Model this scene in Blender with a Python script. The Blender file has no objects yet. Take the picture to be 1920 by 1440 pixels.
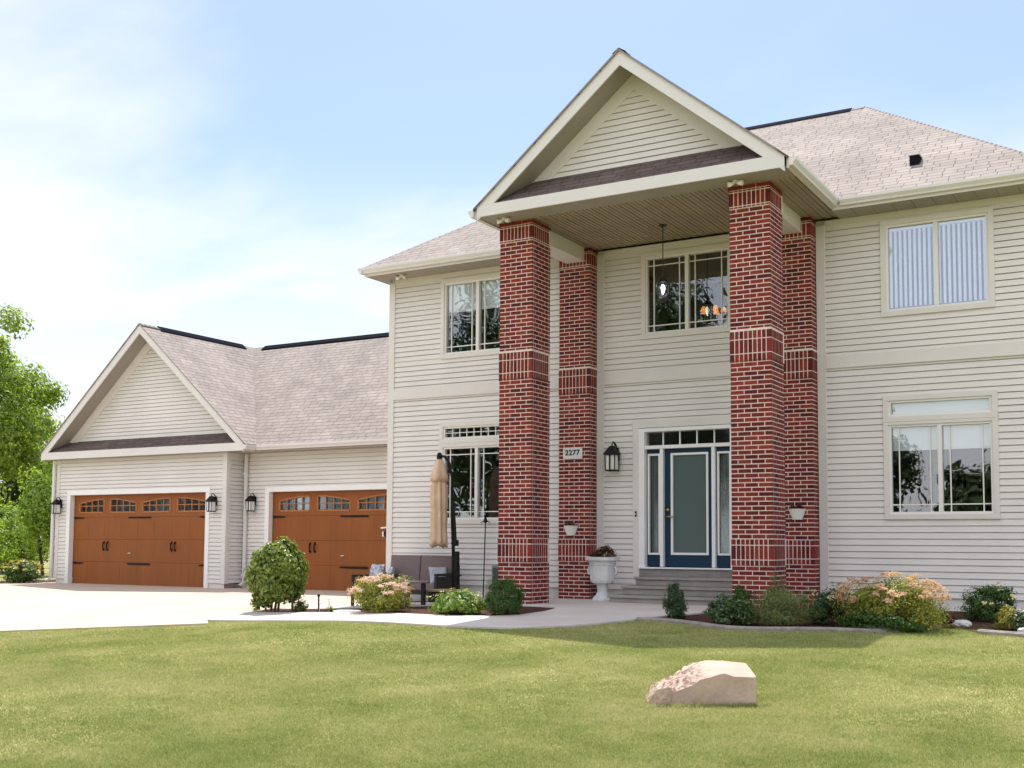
import bpy, math, random
import numpy as np
from mathutils import Vector, Matrix, noise as mnoise
from mathutils.geometry import delaunay_2d_cdt
random.seed(7); rng = np.random.default_rng(11)
SC = bpy.context.scene
COL = SC.collection
PI = math.pi

# ------------------------------------------------------------------ materials
def mat(name, col, rough=0.6, spec=0.3, metal=0.0, var=0.0, vscale=6.0, bump=0.0, bscale=60.0, dirt=None, streak=False):
    m = bpy.data.materials.new(name); m.use_nodes = True
    nt = m.node_tree; b = nt.nodes['Principled BSDF']
    b.inputs['Base Color'].default_value = (*col, 1); b.inputs['Roughness'].default_value = rough
    b.inputs['Specular IOR Level'].default_value = spec; b.inputs['Metallic'].default_value = metal
    tc = nt.nodes.new('ShaderNodeTexCoord'); L = nt.links.new
    if var or dirt:
        mp = nt.nodes.new('ShaderNodeMapping'); L(tc.outputs['Object'], mp.inputs['Vector'])
        if streak: mp.inputs['Scale'].default_value = (1, 1, 0.18)
        n = nt.nodes.new('ShaderNodeTexNoise'); n.inputs['Scale'].default_value = vscale; n.inputs['Detail'].default_value = 6
        L(mp.outputs[0], n.inputs['Vector'])
        mx = nt.nodes.new('ShaderNodeMix'); mx.data_type = 'RGBA'
        r = nt.nodes.new('ShaderNodeMapRange'); r.inputs[1].default_value = .3; r.inputs[2].default_value = .7
        L(n.outputs['Fac'], r.inputs[0]); L(r.outputs[0], mx.inputs[0])
        c2 = dirt if dirt else tuple(c*(1-var) for c in col)
        mx.inputs[6].default_value = (*c2, 1); mx.inputs[7].default_value = (*[min(1, c*(1+var)) for c in col], 1)
        L(mx.outputs[2], b.inputs['Base Color'])
    if bump:
        n2 = nt.nodes.new('ShaderNodeTexNoise'); n2.inputs['Scale'].default_value = bscale; n2.inputs['Detail'].default_value = 5
        L(tc.outputs['Object'], n2.inputs['Vector'])
        bp = nt.nodes.new('ShaderNodeBump'); bp.inputs['Strength'].default_value = bump; bp.inputs['Distance'].default_value = .02
        L(n2.outputs['Fac'], bp.inputs['Height']); L(bp.outputs[0], b.inputs['Normal'])
    return m

def leaf_mat(name, ca, cb, rough=.45, trans=.3, cc=None):
    m = bpy.data.materials.new(name); m.use_nodes = True
    nt = m.node_tree; L = nt.links.new; b = nt.nodes['Principled BSDF']; out = nt.nodes['Material Output']
    g = nt.nodes.new('ShaderNodeNewGeometry')
    rp = nt.nodes.new('ShaderNodeValToRGB')
    rp.color_ramp.elements[0].color = (*ca, 1); rp.color_ramp.elements[1].color = (*cb, 1)
    if cc:
        e = rp.color_ramp.elements.new(.9); e.color = (*cc, 1); rp.color_ramp.elements[1].position = .85
        rp.color_ramp.elements[2].position = 1.0; rp.color_ramp.elements[2].color = (*cc, 1); rp.color_ramp.elements[1].color = (*cb, 1)
    L(g.outputs['Random Per Island'], rp.inputs[0]); L(rp.outputs[0], b.inputs['Base Color'])
    b.inputs['Roughness'].default_value = rough; b.inputs['Specular IOR Level'].default_value = .35
    t = nt.nodes.new('ShaderNodeBsdfTranslucent'); mixc = nt.nodes.new('ShaderNodeMix'); mixc.data_type = 'RGBA'; mixc.blend_type = 'MULTIPLY'
    mixc.inputs[0].default_value = 1; L(rp.outputs[0], mixc.inputs[6]); mixc.inputs[7].default_value = (1.5, 1.6, .6, 1)
    L(mixc.outputs[2], t.inputs['Color'])
    mx = nt.nodes.new('ShaderNodeMixShader'); mx.inputs[0].default_value = trans
    L(b.outputs[0], mx.inputs[1]); L(t.outputs[0], mx.inputs[2]); L(mx.outputs[0], out.inputs['Surface'])
    return m

def island_mat(name, cols, rough=.8, bump=.3, bscale=90, var=.25):
    m = bpy.data.materials.new(name); m.use_nodes = True
    nt = m.node_tree; L = nt.links.new; b = nt.nodes['Principled BSDF']
    g = nt.nodes.new('ShaderNodeNewGeometry'); rp = nt.nodes.new('ShaderNodeValToRGB'); rp.color_ramp.interpolation = 'LINEAR'
    els = rp.color_ramp.elements
    while len(els) < len(cols): els.new(.5)
    for i, c in enumerate(cols): els[i].position = i/(len(cols)-1); els[i].color = (*c, 1)
    L(g.outputs['Random Per Island'], rp.inputs[0])
    tc = nt.nodes.new('ShaderNodeTexCoord'); n = nt.nodes.new('ShaderNodeTexNoise'); n.inputs['Scale'].default_value = 25; n.inputs['Detail'].default_value = 5
    L(tc.outputs['Object'], n.inputs['Vector'])
    hs = nt.nodes.new('ShaderNodeHueSaturation'); mr = nt.nodes.new('ShaderNodeMapRange')
    mr.inputs[1].default_value = .3; mr.inputs[2].default_value = .7; mr.inputs[3].default_value = 1-var; mr.inputs[4].default_value = 1+var
    L(n.outputs['Fac'], mr.inputs[0]); L(mr.outputs[0], hs.inputs['Value']); L(rp.outputs[0], hs.inputs['Color']); L(hs.outputs[0], b.inputs['Base Color'])
    b.inputs['Roughness'].default_value = rough; b.inputs['Specular IOR Level'].default_value = .2
    n2 = nt.nodes.new('ShaderNodeTexNoise'); n2.inputs['Scale'].default_value = bscale; L(tc.outputs['Object'], n2.inputs['Vector'])
    bp = nt.nodes.new('ShaderNodeBump'); bp.inputs['Strength'].default_value = bump; bp.inputs['Distance'].default_value = .01
    L(n2.outputs['Fac'], bp.inputs['Height']); L(bp.outputs[0], b.inputs['Normal'])
    return m

def glass_mat(name, refl=.22, tint=(.75, .8, .8), rough=.01):
    m = bpy.data.materials.new(name); m.use_nodes = True
    nt = m.node_tree; L = nt.links.new; nt.nodes.remove(nt.nodes['Principled BSDF']); out = nt.nodes['Material Output']
    tr = nt.nodes.new('ShaderNodeBsdfTransparent'); tr.inputs[0].default_value = (*tint, 1)
    gl = nt.nodes.new('ShaderNodeBsdfGlossy'); gl.inputs['Roughness'].default_value = rough; gl.inputs['Color'].default_value = (.9, .93, 1, 1)
    lw = nt.nodes.new('ShaderNodeLayerWeight'); lw.inputs['Blend'].default_value = .35
    mr = nt.nodes.new('ShaderNodeMapRange'); mr.inputs[3].default_value = refl; mr.inputs[4].default_value = .75
    L(lw.outputs['Fresnel'], mr.inputs[0])
    tc = nt.nodes.new('ShaderNodeTexCoord'); n = nt.nodes.new('ShaderNodeTexNoise'); n.inputs['Scale'].default_value = 1.6; n.inputs['Detail'].default_value = 1
    L(tc.outputs['Object'], n.inputs['Vector'])
    bp = nt.nodes.new('ShaderNodeBump'); bp.inputs['Strength'].default_value = .06; bp.inputs['Distance'].default_value = .05
    L(n.outputs['Fac'], bp.inputs['Height']); L(bp.outputs[0], gl.inputs['Normal'])
    mx = nt.nodes.new('ShaderNodeMixShader'); L(mr.outputs[0], mx.inputs[0]); L(tr.outputs[0], mx.inputs[1]); L(gl.outputs[0], mx.inputs[2])
    L(mx.outputs[0], out.inputs['Surface'])
    return m

def emit_mat(name, col, s, base=None):
    m = bpy.data.materials.new(name); m.use_nodes = True
    b = m.node_tree.nodes['Principled BSDF']; b.inputs['Base Color'].default_value = (*(base or col), 1)
    b.inputs['Emission Color'].default_value = (*col, 1); b.inputs['Emission Strength'].default_value = s
    return m

def shingle_mat(name, c1, c2, c3):
    m = bpy.data.materials.new(name); m.use_nodes = True
    nt = m.node_tree; L = nt.links.new; b = nt.nodes['Principled BSDF']
    uv = nt.nodes.new('ShaderNodeUVMap'); uv.uv_map = 'UVMap'
    n0 = nt.nodes.new('ShaderNodeTexNoise'); n0.inputs['Scale'].default_value = 1.3; n0.inputs['Detail'].default_value = 3
    L(uv.outputs[0], n0.inputs['Vector'])
    off = nt.nodes.new('ShaderNodeVectorMath'); off.operation = 'MULTIPLY_ADD'; L(n0.outputs['Color'], off.inputs[0]); off.inputs[1].default_value = (.10, .05, 0); L(uv.outputs[0], off.inputs[2])
    br = nt.nodes.new('ShaderNodeTexBrick'); L(off.outputs[0], br.inputs['Vector'])
    br.inputs['Scale'].default_value = 1; br.inputs['Brick Width'].default_value = .33; br.inputs['Row Height'].default_value = .145
    br.inputs['Mortar Size'].default_value = .007; br.inputs['Mortar Smooth'].default_value = .25; br.inputs['Bias'].default_value = 0
    br.offset = .37; br.squash = .7; br.squash_frequency = 3
    br.inputs['Color1'].default_value = (*c1, 1); br.inputs['Color2'].default_value = (*c2, 1); br.inputs['Mortar'].default_value = (*c3, 1)
    n = nt.nodes.new('ShaderNodeTexNoise'); n.inputs['Scale'].default_value = .8; n.inputs['Detail'].default_value = 8; n.inputs['Roughness'].default_value = .7; L(uv.outputs[0], n.inputs['Vector'])
    hs = nt.nodes.new('ShaderNodeHueSaturation'); mr = nt.nodes.new('ShaderNodeMapRange'); mr.inputs[1].default_value = .25; mr.inputs[2].default_value = .75
    mr.inputs[3].default_value = .72; mr.inputs[4].default_value = 1.28; L(n.outputs['Fac'], mr.inputs[0]); L(mr.outputs[0], hs.inputs['Value'])
    L(br.outputs['Color'], hs.inputs['Color']); L(hs.outputs[0], b.inputs['Base Color'])
    # each course rises toward its lower edge (a saw-tooth) so the courses catch the light
    sx = nt.nodes.new('ShaderNodeSeparateXYZ'); L(off.outputs[0], sx.inputs[0])
    dv = nt.nodes.new('ShaderNodeMath'); dv.operation = 'DIVIDE'; dv.inputs[1].default_value = .145; L(sx.outputs[1], dv.inputs[0])
    fr = nt.nodes.new('ShaderNodeMath'); fr.operation = 'FRACT'; L(dv.outputs[0], fr.inputs[0])
    inv = nt.nodes.new('ShaderNodeMath'); inv.operation = 'SUBTRACT'; inv.inputs[0].default_value = 1; L(fr.outputs[0], inv.inputs[1])
    m1 = nt.nodes.new('ShaderNodeMath'); m1.operation = 'MULTIPLY_ADD'; L(br.outputs['Fac'], m1.inputs[0]); m1.inputs[1].default_value = -.6; L(inv.outputs[0], m1.inputs[2])
    n2 = nt.nodes.new('ShaderNodeTexNoise'); n2.inputs['Scale'].default_value = 40; L(uv.outputs[0], n2.inputs['Vector'])
    m2 = nt.nodes.new('ShaderNodeMath'); m2.operation = 'MULTIPLY_ADD'; L(n2.outputs['Fac'], m2.inputs[0]); m2.inputs[1].default_value = .35; L(m1.outputs[0], m2.inputs[2])
    bp = nt.nodes.new('ShaderNodeBump'); bp.inputs['Strength'].default_value = .8; bp.inputs['Distance'].default_value = .014
    L(m2.outputs[0], bp.inputs['Height']); L(bp.outputs[0], b.inputs['Normal'])
    b.inputs['Roughness'].default_value = .9; b.inputs['Specular IOR Level'].default_value = .15
    return m

M = {}
M['siding'] = mat('vinyl_siding', (.685, .66, .64), .5, .3, var=.05, vscale=1.1, bump=.05, bscale=30)
M['trim'] = mat('beige_trim', (.665, .64, .615), .5, .3, var=.03, vscale=3)
M['fascia'] = mat('fascia_metal', (.665, .648, .635), .4, .4, var=.03, vscale=2)
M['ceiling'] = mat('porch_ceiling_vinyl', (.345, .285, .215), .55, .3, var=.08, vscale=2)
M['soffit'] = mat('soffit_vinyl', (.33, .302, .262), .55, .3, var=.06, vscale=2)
M['white'] = mat('white_paint', (.80, .80, .80), .4, .4, var=.02, vscale=4)
M['winframe'] = mat('window_vinyl', (.74, .72, .69), .4, .4)
M['found'] = mat('foundation_concrete', (.26, .24, .235), .9, .2, var=.2, vscale=5, bump=.3, bscale=25)
M['step'] = mat('step_concrete', (.30, .275, .26), .85, .2, var=.14, vscale=3.5, bump=.2, bscale=60)
M['conc'] = mat('walk_concrete', (.56, .505, .46), .85, .2, var=.09, vscale=1.2, bump=.12, bscale=80)
M['drive'] = mat('drive_concrete', (.50, .405, .325), .85, .2, var=.07, vscale=.7, bump=.12, bscale=70)
M['mulch'] = mat('mulch', (.075, .035, .028), .95, .1, var=.6, vscale=30, bump=1.0, bscale=45)
M['kerb'] = mat('kerb_concrete', (.27, .24, .215), .9, .2, var=.2, vscale=9, bump=.4, bscale=50)
M['roof'] = shingle_mat('roof_shingle', (.32, .277, .252), (.265, .23, .21), (.125, .102, .093))
M['pent'] = shingle_mat('pent_shingle', (.165, .125, .115), (.12, .09, .085), (.05, .035, .032))
M['vent'] = mat('ridge_vent_black', (.010, .010, .016), .95, .03)
M['brick'] = island_mat('red_brick', [(.13, .018, .017), (.19, .026, .022), (.24, .034, .026), (.155, .02, .019), (.085, .013, .015), (.215, .045, .03)], .8, .35, 110)
M['mortar'] = mat('mortar', (.70, .60, .55), .95, .1, var=.12, vscale=12, bump=.3, bscale=90)
M['door'] = mat('navy_door', (.006, .030, .066), .4, .25)
M['wood'] = mat('garage_door_wood', (.255, .078, .016), .5, .3, var=.10, vscale=5, streak=True, bump=.06, bscale=40)
M['woodtrim'] = mat('garage_window_wood', (.38, .145, .045), .5, .3)
M['black'] = mat('black_metal', (.009, .008, .008), .55, .18)
M['bronze'] = mat('dark_bronze', (.02, .016, .014), .4, .5)
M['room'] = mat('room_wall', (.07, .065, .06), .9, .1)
M['garage_in'] = mat('garage_interior', (.34, .37, .39), .9, .1)
M['shade'] = mat('roller_shade', (.78, .80, .82), .7, .2)
M['slat'] = mat('blind_slat', (.88, .89, .91), .5, .3)
M['glass'] = glass_mat('window_glass', .065, (.96, .98, .98))
M['glass_up'] = glass_mat('window_glass_coated', .12, (.97, .98, 1))
M['glass_up'].node_tree.nodes['Glossy BSDF'].inputs['Color'].default_value = (.78, .87, 1, 1)
M['glassdoor'] = glass_mat('door_glass', .035, (.85, .88, .88), .06)
M['gglass'] = glass_mat('garage_glass', .03, (.8, .85, .88), .05)
M['frost'] = mat('frosted_panel', (.075, .11, .112), .25, .4)
M['lampglass'] = mat('lamp_glass', (.72, .72, .70), .3, .5)
M['brass'] = mat('brass', (.55, .42, .2), .35, .5, metal=1)
M['tan'] = mat('umbrella_canvas', (.62, .45, .32), .85, .15, var=.08, vscale=6)
M['cushion'] = mat('cushion_fabric', (.18, .14, .14), .9, .15, var=.05, vscale=30, bump=.1, bscale=200)
M['dark_frame'] = mat('dark_frame', (.022, .018, .018), .5, .4)
M['tabletop'] = mat('table_top', (.30, .235, .225), .45, .4)
M['pillow'] = mat('pillow', (.72, .73, .76), .8, .1, dirt=(.10, .11, .16), vscale=16)
M['pot'] = mat('white_pot', (.78, .78, .77), .45, .4)
M['urn'] = mat('urn_stone', (.62, .62, .62), .7, .2, var=.12, vscale=7, bump=.2, bscale=40)
M['soil'] = mat('soil', (.05, .035, .025), .95)
M['grey'] = mat('grey_metal', (.25, .27, .27), .5)
M['rock'] = mat('limestone', (.48, .365, .295), .9, .15, var=.16, vscale=4, bump=.5, bscale=22)
M['whiterock'] = mat('white_rock', (.62, .61, .60), .9, .15, var=.15, vscale=12, bump=.5, bscale=30)
M['bark'] = mat('bark', (.06, .045, .033), .95, .1, var=.3, vscale=14, bump=.8, bscale=30)
M['stem'] = mat('woody_stem', (.09, .07, .05), .9, .1, var=.2, vscale=20)
M['leaf_tree'] = leaf_mat('leaf_tree', (.12, .185, .03), (.30, .37, .08), trans=.55)
M['leaf_back'] = leaf_mat('leaf_back', (.03, .055, .016), (.07, .105, .028), trans=.2)
M['leaf_bright'] = leaf_mat('leaf_bright', (.15, .23, .04), (.31, .40, .09), trans=.5)
M['leaf_round'] = leaf_mat('leaf_round', (.09, .15, .02), (.28, .33, .07), rough=.3)
M['leaf_box'] = leaf_mat('leaf_box', (.03, .08, .018), (.095, .165, .035))
M['leaf_dark'] = leaf_mat('leaf_dark', (.02, .052, .02), (.055, .11, .035), trans=.15)
M['leaf_jun'] = leaf_mat('leaf_jun', (.085, .12, .035), (.22, .25, .075), trans=.15)
M['leaf_var'] = leaf_mat('leaf_var', (.03, .07, .022), (.09, .15, .05), cc=(.38, .42, .28))
M['leaf_spirea'] = leaf_mat('leaf_spirea', (.14, .19, .03), (.34, .34, .06), cc=(.36, .22, .08))
M['leaf_fern'] = leaf_mat('leaf_fern', (.09, .17, .02), (.20, .29, .05), cc=(.42, .48, .22))
M['leaf_red'] = leaf_mat('leaf_red', (.13, .03, .02), (.22, .09, .06))
M['leaf_pot'] = leaf_mat('leaf_pot', (.05, .02, .015), (.10, .05, .02), cc=(.30, .09, .04))
M['leaf_yellow'] = leaf_mat('leaf_yellow', (.26, .25, .05), (.42, .36, .08))
M['flower'] = leaf_mat('flower_pink', (.56, .36, .34), (.76, .58, .54), rough=.8)
M['flower_peach'] = leaf_mat('flower_peach', (.50, .30, .20), (.68, .46, .34), rough=.8)
M['flower_y'] = leaf_mat('flower_yellow', (.65, .58, .16), (.75, .70, .40), rough=.8)

# ------------------------------------------------------------------ mesh helper
class MB:
    def __init__(s): s.v = []; s.f = []; s.mi = []; s.uv = {}
    def add(s, vs, fs, mi=0):
        o = len(s.v); s.v += [tuple(p) for p in vs]
        for f in fs: s.f.append(tuple(i+o for i in f)); s.mi.append(mi)
    def quad(s, a, b, c, d, mi=0, uv=None):
        s.add([a, b, c, d], [(0, 1, 2, 3)], mi)
        if uv: s.uv[len(s.f)-1] = uv
    def poly(s, pts, uv=None, mi=0):
        s.add(pts, [tuple(range(len(pts)))], mi)
        if uv: s.uv[len(s.f)-1] = uv
    def box(s, x0, x1, y0, y1, z0, z1, mi=0):
        s.add([(x0,y0,z0),(x1,y0,z0),(x1,y1,z0),(x0,y1,z0),(x0,y0,z1),(x1,y0,z1),(x1,y1,z1),(x0,y1,z1)],
              [(0,3,2,1),(4,5,6,7),(0,1,5,4),(1,2,6,5),(2,3,7,6),(3,0,4,7)], mi)
    def prism(s, pts, d, mi=0):      # planar polygon pts extruded by vector d
        n = len(pts); d = Vector(d); P = [Vector(p) for p in pts]
        s.add(P+[p+d for p in P], [tuple(range(n))[::-1], tuple(range(n, 2*n))]+[(i, (i+1) % n, n+(i+1) % n, n+i) for i in range(n)], mi)
    def tube(s, pts, r, n=8, mi=0, cap=True):
        P = [Vector(p) for p in pts]; R = r if isinstance(r, (list, tuple)) else [r]*len(P); vs = []
        up = Vector((0, 0, 1)); prev = None
        for i, p in enumerate(P):
            t = (P[min(i+1, len(P)-1)]-P[max(i-1, 0)]).normalized()
            a = prev if prev else (t.cross(up) if abs(t.dot(up)) < .95 else t.cross(Vector((1, 0, 0))))
            a = (a-t*a.dot(t)).normalized(); prev = a; b = t.cross(a)
            for k in range(n):
                an = 2*PI*k/n; vs.append(p+(a*math.cos(an)+b*math.sin(an))*R[i])
        fs = [(i*n+k, i*n+(k+1) % n, (i+1)*n+(k+1) % n, (i+1)*n+k) for i in range(len(P)-1) for k in range(n)]
        if cap: fs += [tuple(range(n))[::-1], tuple(range((len(P)-1)*n, len(P)*n))]
        s.add(vs, fs, mi)
    def lathe(s, prof, c=(0, 0, 0), n=28, mi=0, mod=None):
        vs = []
        for j, (r, z) in enumerate(prof):
            for k in range(n):
                a = 2*PI*k/n; rr = r*(mod(a, z) if mod else 1)
                vs.append((c[0]+rr*math.cos(a), c[1]+rr*math.sin(a), c[2]+z))
        m = len(prof)
        fs = [(i*n+k, i*n+(k+1) % n, (i+1)*n+(k+1) % n, (i+1)*n+k) for i in range(m-1) for k in range(n)]
        fs += [tuple(range(n))[::-1], tuple(range((m-1)*n, m*n))]
        s.add(vs, fs, mi)
    def build(s, name, m, parent=None, smooth=False, bevel=0, loc=None):
        me = bpy.data.meshes.new(name); me.from_pydata(s.v, [], s.f)
        for mm in (m if isinstance(m, (list, tuple)) else [m]): me.materials.append(mm)
        if any(s.mi): me.polygons.foreach_set('material_index', s.mi)
        if s.uv:
            ul = me.uv_layers.new(name='UVMap')
            for fi, uvs in s.uv.items():
                for li, u in zip(me.polygons[fi].loop_indices, uvs): ul.data[li].uv = u
        if smooth: me.polygons.foreach_set('use_smooth', [True]*len(me.polygons))
        me.update()
        o = bpy.data.objects.new(name, me); COL.objects.link(o)
        if loc: o.location = loc
        if parent: o.parent = parent
        if bevel:
            bv = o.modifiers.new('bevel', 'BEVEL'); bv.width = bevel; bv.segments = 2; bv.limit_method = 'ANGLE'
        return o

def thing(name, label, cat, loc=(0, 0, 0), rz=0, group=None):
    o = bpy.data.objects.new(name, None); COL.objects.link(o); o.location = loc; o.rotation_euler = (0, 0, rz)
    o['label'] = label; o['category'] = cat
    if group: o['group'] = group
    return o
def tag(o, label, cat, group=None):
    o['label'] = label; o['category'] = cat
    if group: o['group'] = group
    return o
def copy_tree(o, parent=None):
    c = o.copy(); COL.objects.link(c); c.parent = parent
    for ch in list(o.children): copy_tree(ch, c)
    return c
def dup(o, label, loc, rz=None):
    c = copy_tree(o); c.location = loc; c['label'] = label
    if rz is not None: c.rotation_euler = (0, 0, rz)
    return c

# ------------------------------------------------------------------ ground
def g(x, y):
    s = min(1., max(0., (4.5-x)/4.5)); s = s*s*(3-2*s)
    t = -2.6-y
    d = 0.042*max(0., t) if t < 30 else 0.042*30
    return -0.15*s-d
def gv(x, y):
    s = np.clip((4.5-x)/4.5, 0, 1); s = s*s*(3-2*s)
    return -0.15*s-0.042*np.clip(-2.6-y, 0, 30)
WALKF = [(0.43,-5.32),(1.7,-5.37),(3.14,-5.54),(4.15,-5.66),(4.89,-5.72),(5.66,-5.75),(6.3,-5.6),(6.86,-5.03),(7.3,-4.05)]
WALKB = [(5.0,-2.72),(5.3,-2.78),(5.47,-2.95),(5.55,-3.5),(5.45,-4.05),(5.2,-4.36),(4.7,-4.52),(4.14,-4.52),(2.99,-4.3),(1.9,-4.05),(1.12,-3.95),(0.05,-3.96)]
WALK = WALKF+[(7.38,-3.79),(7.55,-3.32),(7.79,-2.89),(7.9,-2.6),(7.95,-1.0),(7.95,-0.02),(4.05,-0.02),(4.0,-2.75)]+WALKB
DRIVE = [(-13.3,2.55),(0.0,3.0),(0.0,-0.3),(0.1,-2.0),(0.0,-3.3),(0.02,-3.96),(0.41,-5.32),(0.88,-5.76),(-0.32,-6.68),(-0.86,-7.2),(-1.45,-7.75),(-5,-11.5),(-9,-17),(-13,-24),(-22,-24),(-17,-10),(-14.2,-2),(-13.35,1.0)]
LBED = [(0.02,-3.3),(1.9,-3.05),(3.55,-2.8),(3.6,-0.05),(4.03,-0.05),(3.97,-2.78)]+WALKB
EDGE = [(7.32,-4.02),(7.64,-3.94),(8.22,-4.2),(8.73,-4.55),(9.1,-4.62),(9.69,-4.36),(10.07,-4.24),(10.62,-4.27),(11.04,-3.9),(11.2,-3.45),(11.45,-3.3),(11.75,-3.8),(12.27,-3.99),(14.5,-4.1)]
RBED = EDGE+[(14.5,0.2),(7.97,0.2),(7.97,-1.0),(7.92,-2.6),(7.81,-2.89),(7.57,-3.32),(7.40,-3.79)]
PATIO = [(0.1,-0.03),(3.58,-0.03),(3.53,-2.78),(1.9,-3.03),(0.05,-3.28),(0.12,-2.0)]
GARB = [(-13.35,1.0),(-13.32,2.5),(-12.98,2.5),(-12.98,6),(-15.5,6),(-15.5,1.2)]

def inpoly(x, y, poly):
    c = np.zeros(x.shape, bool); n = len(poly); j = n-1
    for i in range(n):
        xi, yi = poly[i]; xj, yj = poly[j]
        k = ((yi > y) != (yj > y)) & (x < (xj-xi)*(y-yi)/(yj-yi+1e-12)+xi)
        c ^= k; j = i
    return c
def smooth_poly(poly, n=1):
    return poly
def sheet(name, poly, off, step, m, skirt=.08):
    P = np.array(poly); x0, y0 = P.min(0); x1, y1 = P.max(0)
    dense = []
    for i, a in enumerate(poly):
        b = poly[(i+1) % len(poly)]; k = max(1, int(math.dist(a, b)/step))
        for t in range(k): dense.append((a[0]+(b[0]-a[0])*t/k, a[1]+(b[1]-a[1])*t/k))
    gx, gy = np.meshgrid(np.arange(x0+step/2, x1, step), np.arange(y0+step/2, y1, step))
    gx = gx.ravel(); gy = gy.ravel(); k = inpoly(gx, gy, poly)
    D = np.array(dense); pts = [Vector(p) for p in dense]
    for a, b in zip(gx[k], gy[k]):
        if np.min((D[:, 0]-a)**2+(D[:, 1]-b)**2) > (step*.4)**2: pts.append(Vector((a, b)))
    n = len(dense)
    vo, eo, fo, *_ = delaunay_2d_cdt(pts, [(i, (i+1) % n) for i in range(n)], [list(range(n))], 1, 1e-5)
    mb = MB(); mb.add([(v.x, v.y, g(v.x, v.y)+off) for v in vo], fo)
    for i in range(n):
        a = dense[i]; b = dense[(i+1) % n]; za = g(*a)+off; zb = g(*b)+off
        mb.quad((a[0], a[1], za), (b[0], b[1], zb), (b[0], b[1], zb-skirt), (a[0], a[1], za-skirt))
    o = mb.build(name, m); o['kind'] = 'structure'; return o

def lawn_mat():
    m = bpy.data.materials.new('lawn_ground'); m.use_nodes = True
    nt = m.node_tree; L = nt.links.new; b = nt.nodes['Principled BSDF']
    tc = nt.nodes.new('ShaderNodeTexCoord')
    n = nt.nodes.new('ShaderNodeTexNoise'); n.inputs['Scale'].default_value = .9; n.inputs['Detail'].default_value = 8; n.inputs['Roughness'].default_value = .65
    L(tc.outputs['Object'], n.inputs['Vector'])
    rp = nt.nodes.new('ShaderNodeValToRGB'); rp.color_ramp.elements[0].position = .33; rp.color_ramp.elements[0].color = (.19, .21, .06, 1)
    rp.color_ramp.elements[1].position = .68; rp.color_ramp.elements[1].color = (.38, .34, .16, 1)
    L(n.outputs['Fac'], rp.inputs[0]); L(rp.outputs[0], b.inputs['Base Color']); b.inputs['Roughness'].default_value = .95; b.inputs['Specular IOR Level'].default_value = .1
    n2 = nt.nodes.new('ShaderNodeTexNoise'); n2.inputs['Scale'].default_value = 45; n2.inputs['Detail'].default_value = 4; L(tc.outputs['Object'], n2.inputs['Vector'])
    bp = nt.nodes.new('ShaderNodeBump'); bp.inputs['Strength'].default_value = .9; bp.inputs['Distance'].default_value = .03; L(n2.outputs['Fac'], bp.inputs['Height']); L(bp.outputs[0], b.inputs['Normal'])
    return m

def axis(lo, hi, a, b, fine, coarse):
    v = list(np.arange(a, b+1e-6, fine)); x = b; s = fine
    while x < hi: s = min(s*1.35, coarse); x += s; v.append(x)
    x = a; s = fine
    while x > lo: s = min(s*1.35, coarse); x -= s; v.insert(0, x)
    return v
xs = axis(-300, 300, -15, 20, .25, 25); ys = axis(-300, 300, -20, 4, .25, 25)
mb = MB(); nx = len(xs)
mb.v = [(x, y, g(x, y)) for y in ys for x in xs]
mb.f = [(j*nx+i, j*nx+i+1, (j+1)*nx+i+1, (j+1)*nx+i) for j in range(len(ys)-1) for i in range(nx-1)]; mb.mi = [0]*len(mb.f)
lawn = mb.build('lawn', lawn_mat(), smooth=True); lawn['kind'] = 'structure'
sheet('driveway', DRIVE, .022, .8, M['drive']); sheet('walkway', WALK, .03, .4, M['conc']); sheet('patio', PATIO, .02, .5, M['conc'])
sheet('flower_bed_soil', LBED, .012, .3, M['mulch']); o = sheet('flower_bed_soil', RBED, .012, .3, M['mulch']); sheet('flower_bed_soil', GARB, .012, .5, M['mulch'])
def kerb(pts):
    mb = MB(); P = []
    for a, b in zip(pts[:-1], pts[1:]):
        k = max(1, int(math.dist(a, b)/.12))
        for t in range(k): P.append(Vector((a[0]+(b[0]-a[0])*t/k, a[1]+(b[1]-a[1])*t/k)))
    P.append(Vector(pts[-1])); ring = []
    for _ in range(6): P = [P[0]]+[(P[i-1]+P[i]*2+P[i+1])/4 for i in range(1, len(P)-1)]+[P[-1]]
    for i, p in enumerate(P):
        t = (P[min(i+1, len(P)-1)]-P[max(i-1, 0)]).normalized(); n = Vector((-t.y, t.x)); z = g(p.x, p.y)
        w = .055+.006*math.sin(i*1.7)
        ring += [(p.x-n.x*w, p.y-n.y*w, z-.05), (p.x-n.x*w, p.y-n.y*w, z+.035), (p.x-n.x*w*.6, p.y-n.y*w*.6, z+.055), (p.x+n.x*w*.6, p.y+n.y*w*.6, z+.055), (p.x+n.x*w, p.y+n.y*w, z+.035), (p.x+n.x*w, p.y+n.y*w, z-.05)]
    n = len(P); mb.add(ring, [(i*6+k, i*6+k+1, i*6+k+7, i*6+k+6) for i in range(n-1) for k in range(5)]+[tuple(range(6)), tuple(range(n*6-6, n*6))[::-1]])
    o = mb.build('garden_kerb', M['kerb'], smooth=False); o['kind'] = 'structure'
kerb(EDGE[:10]); kerb(EDGE[11:])

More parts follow.
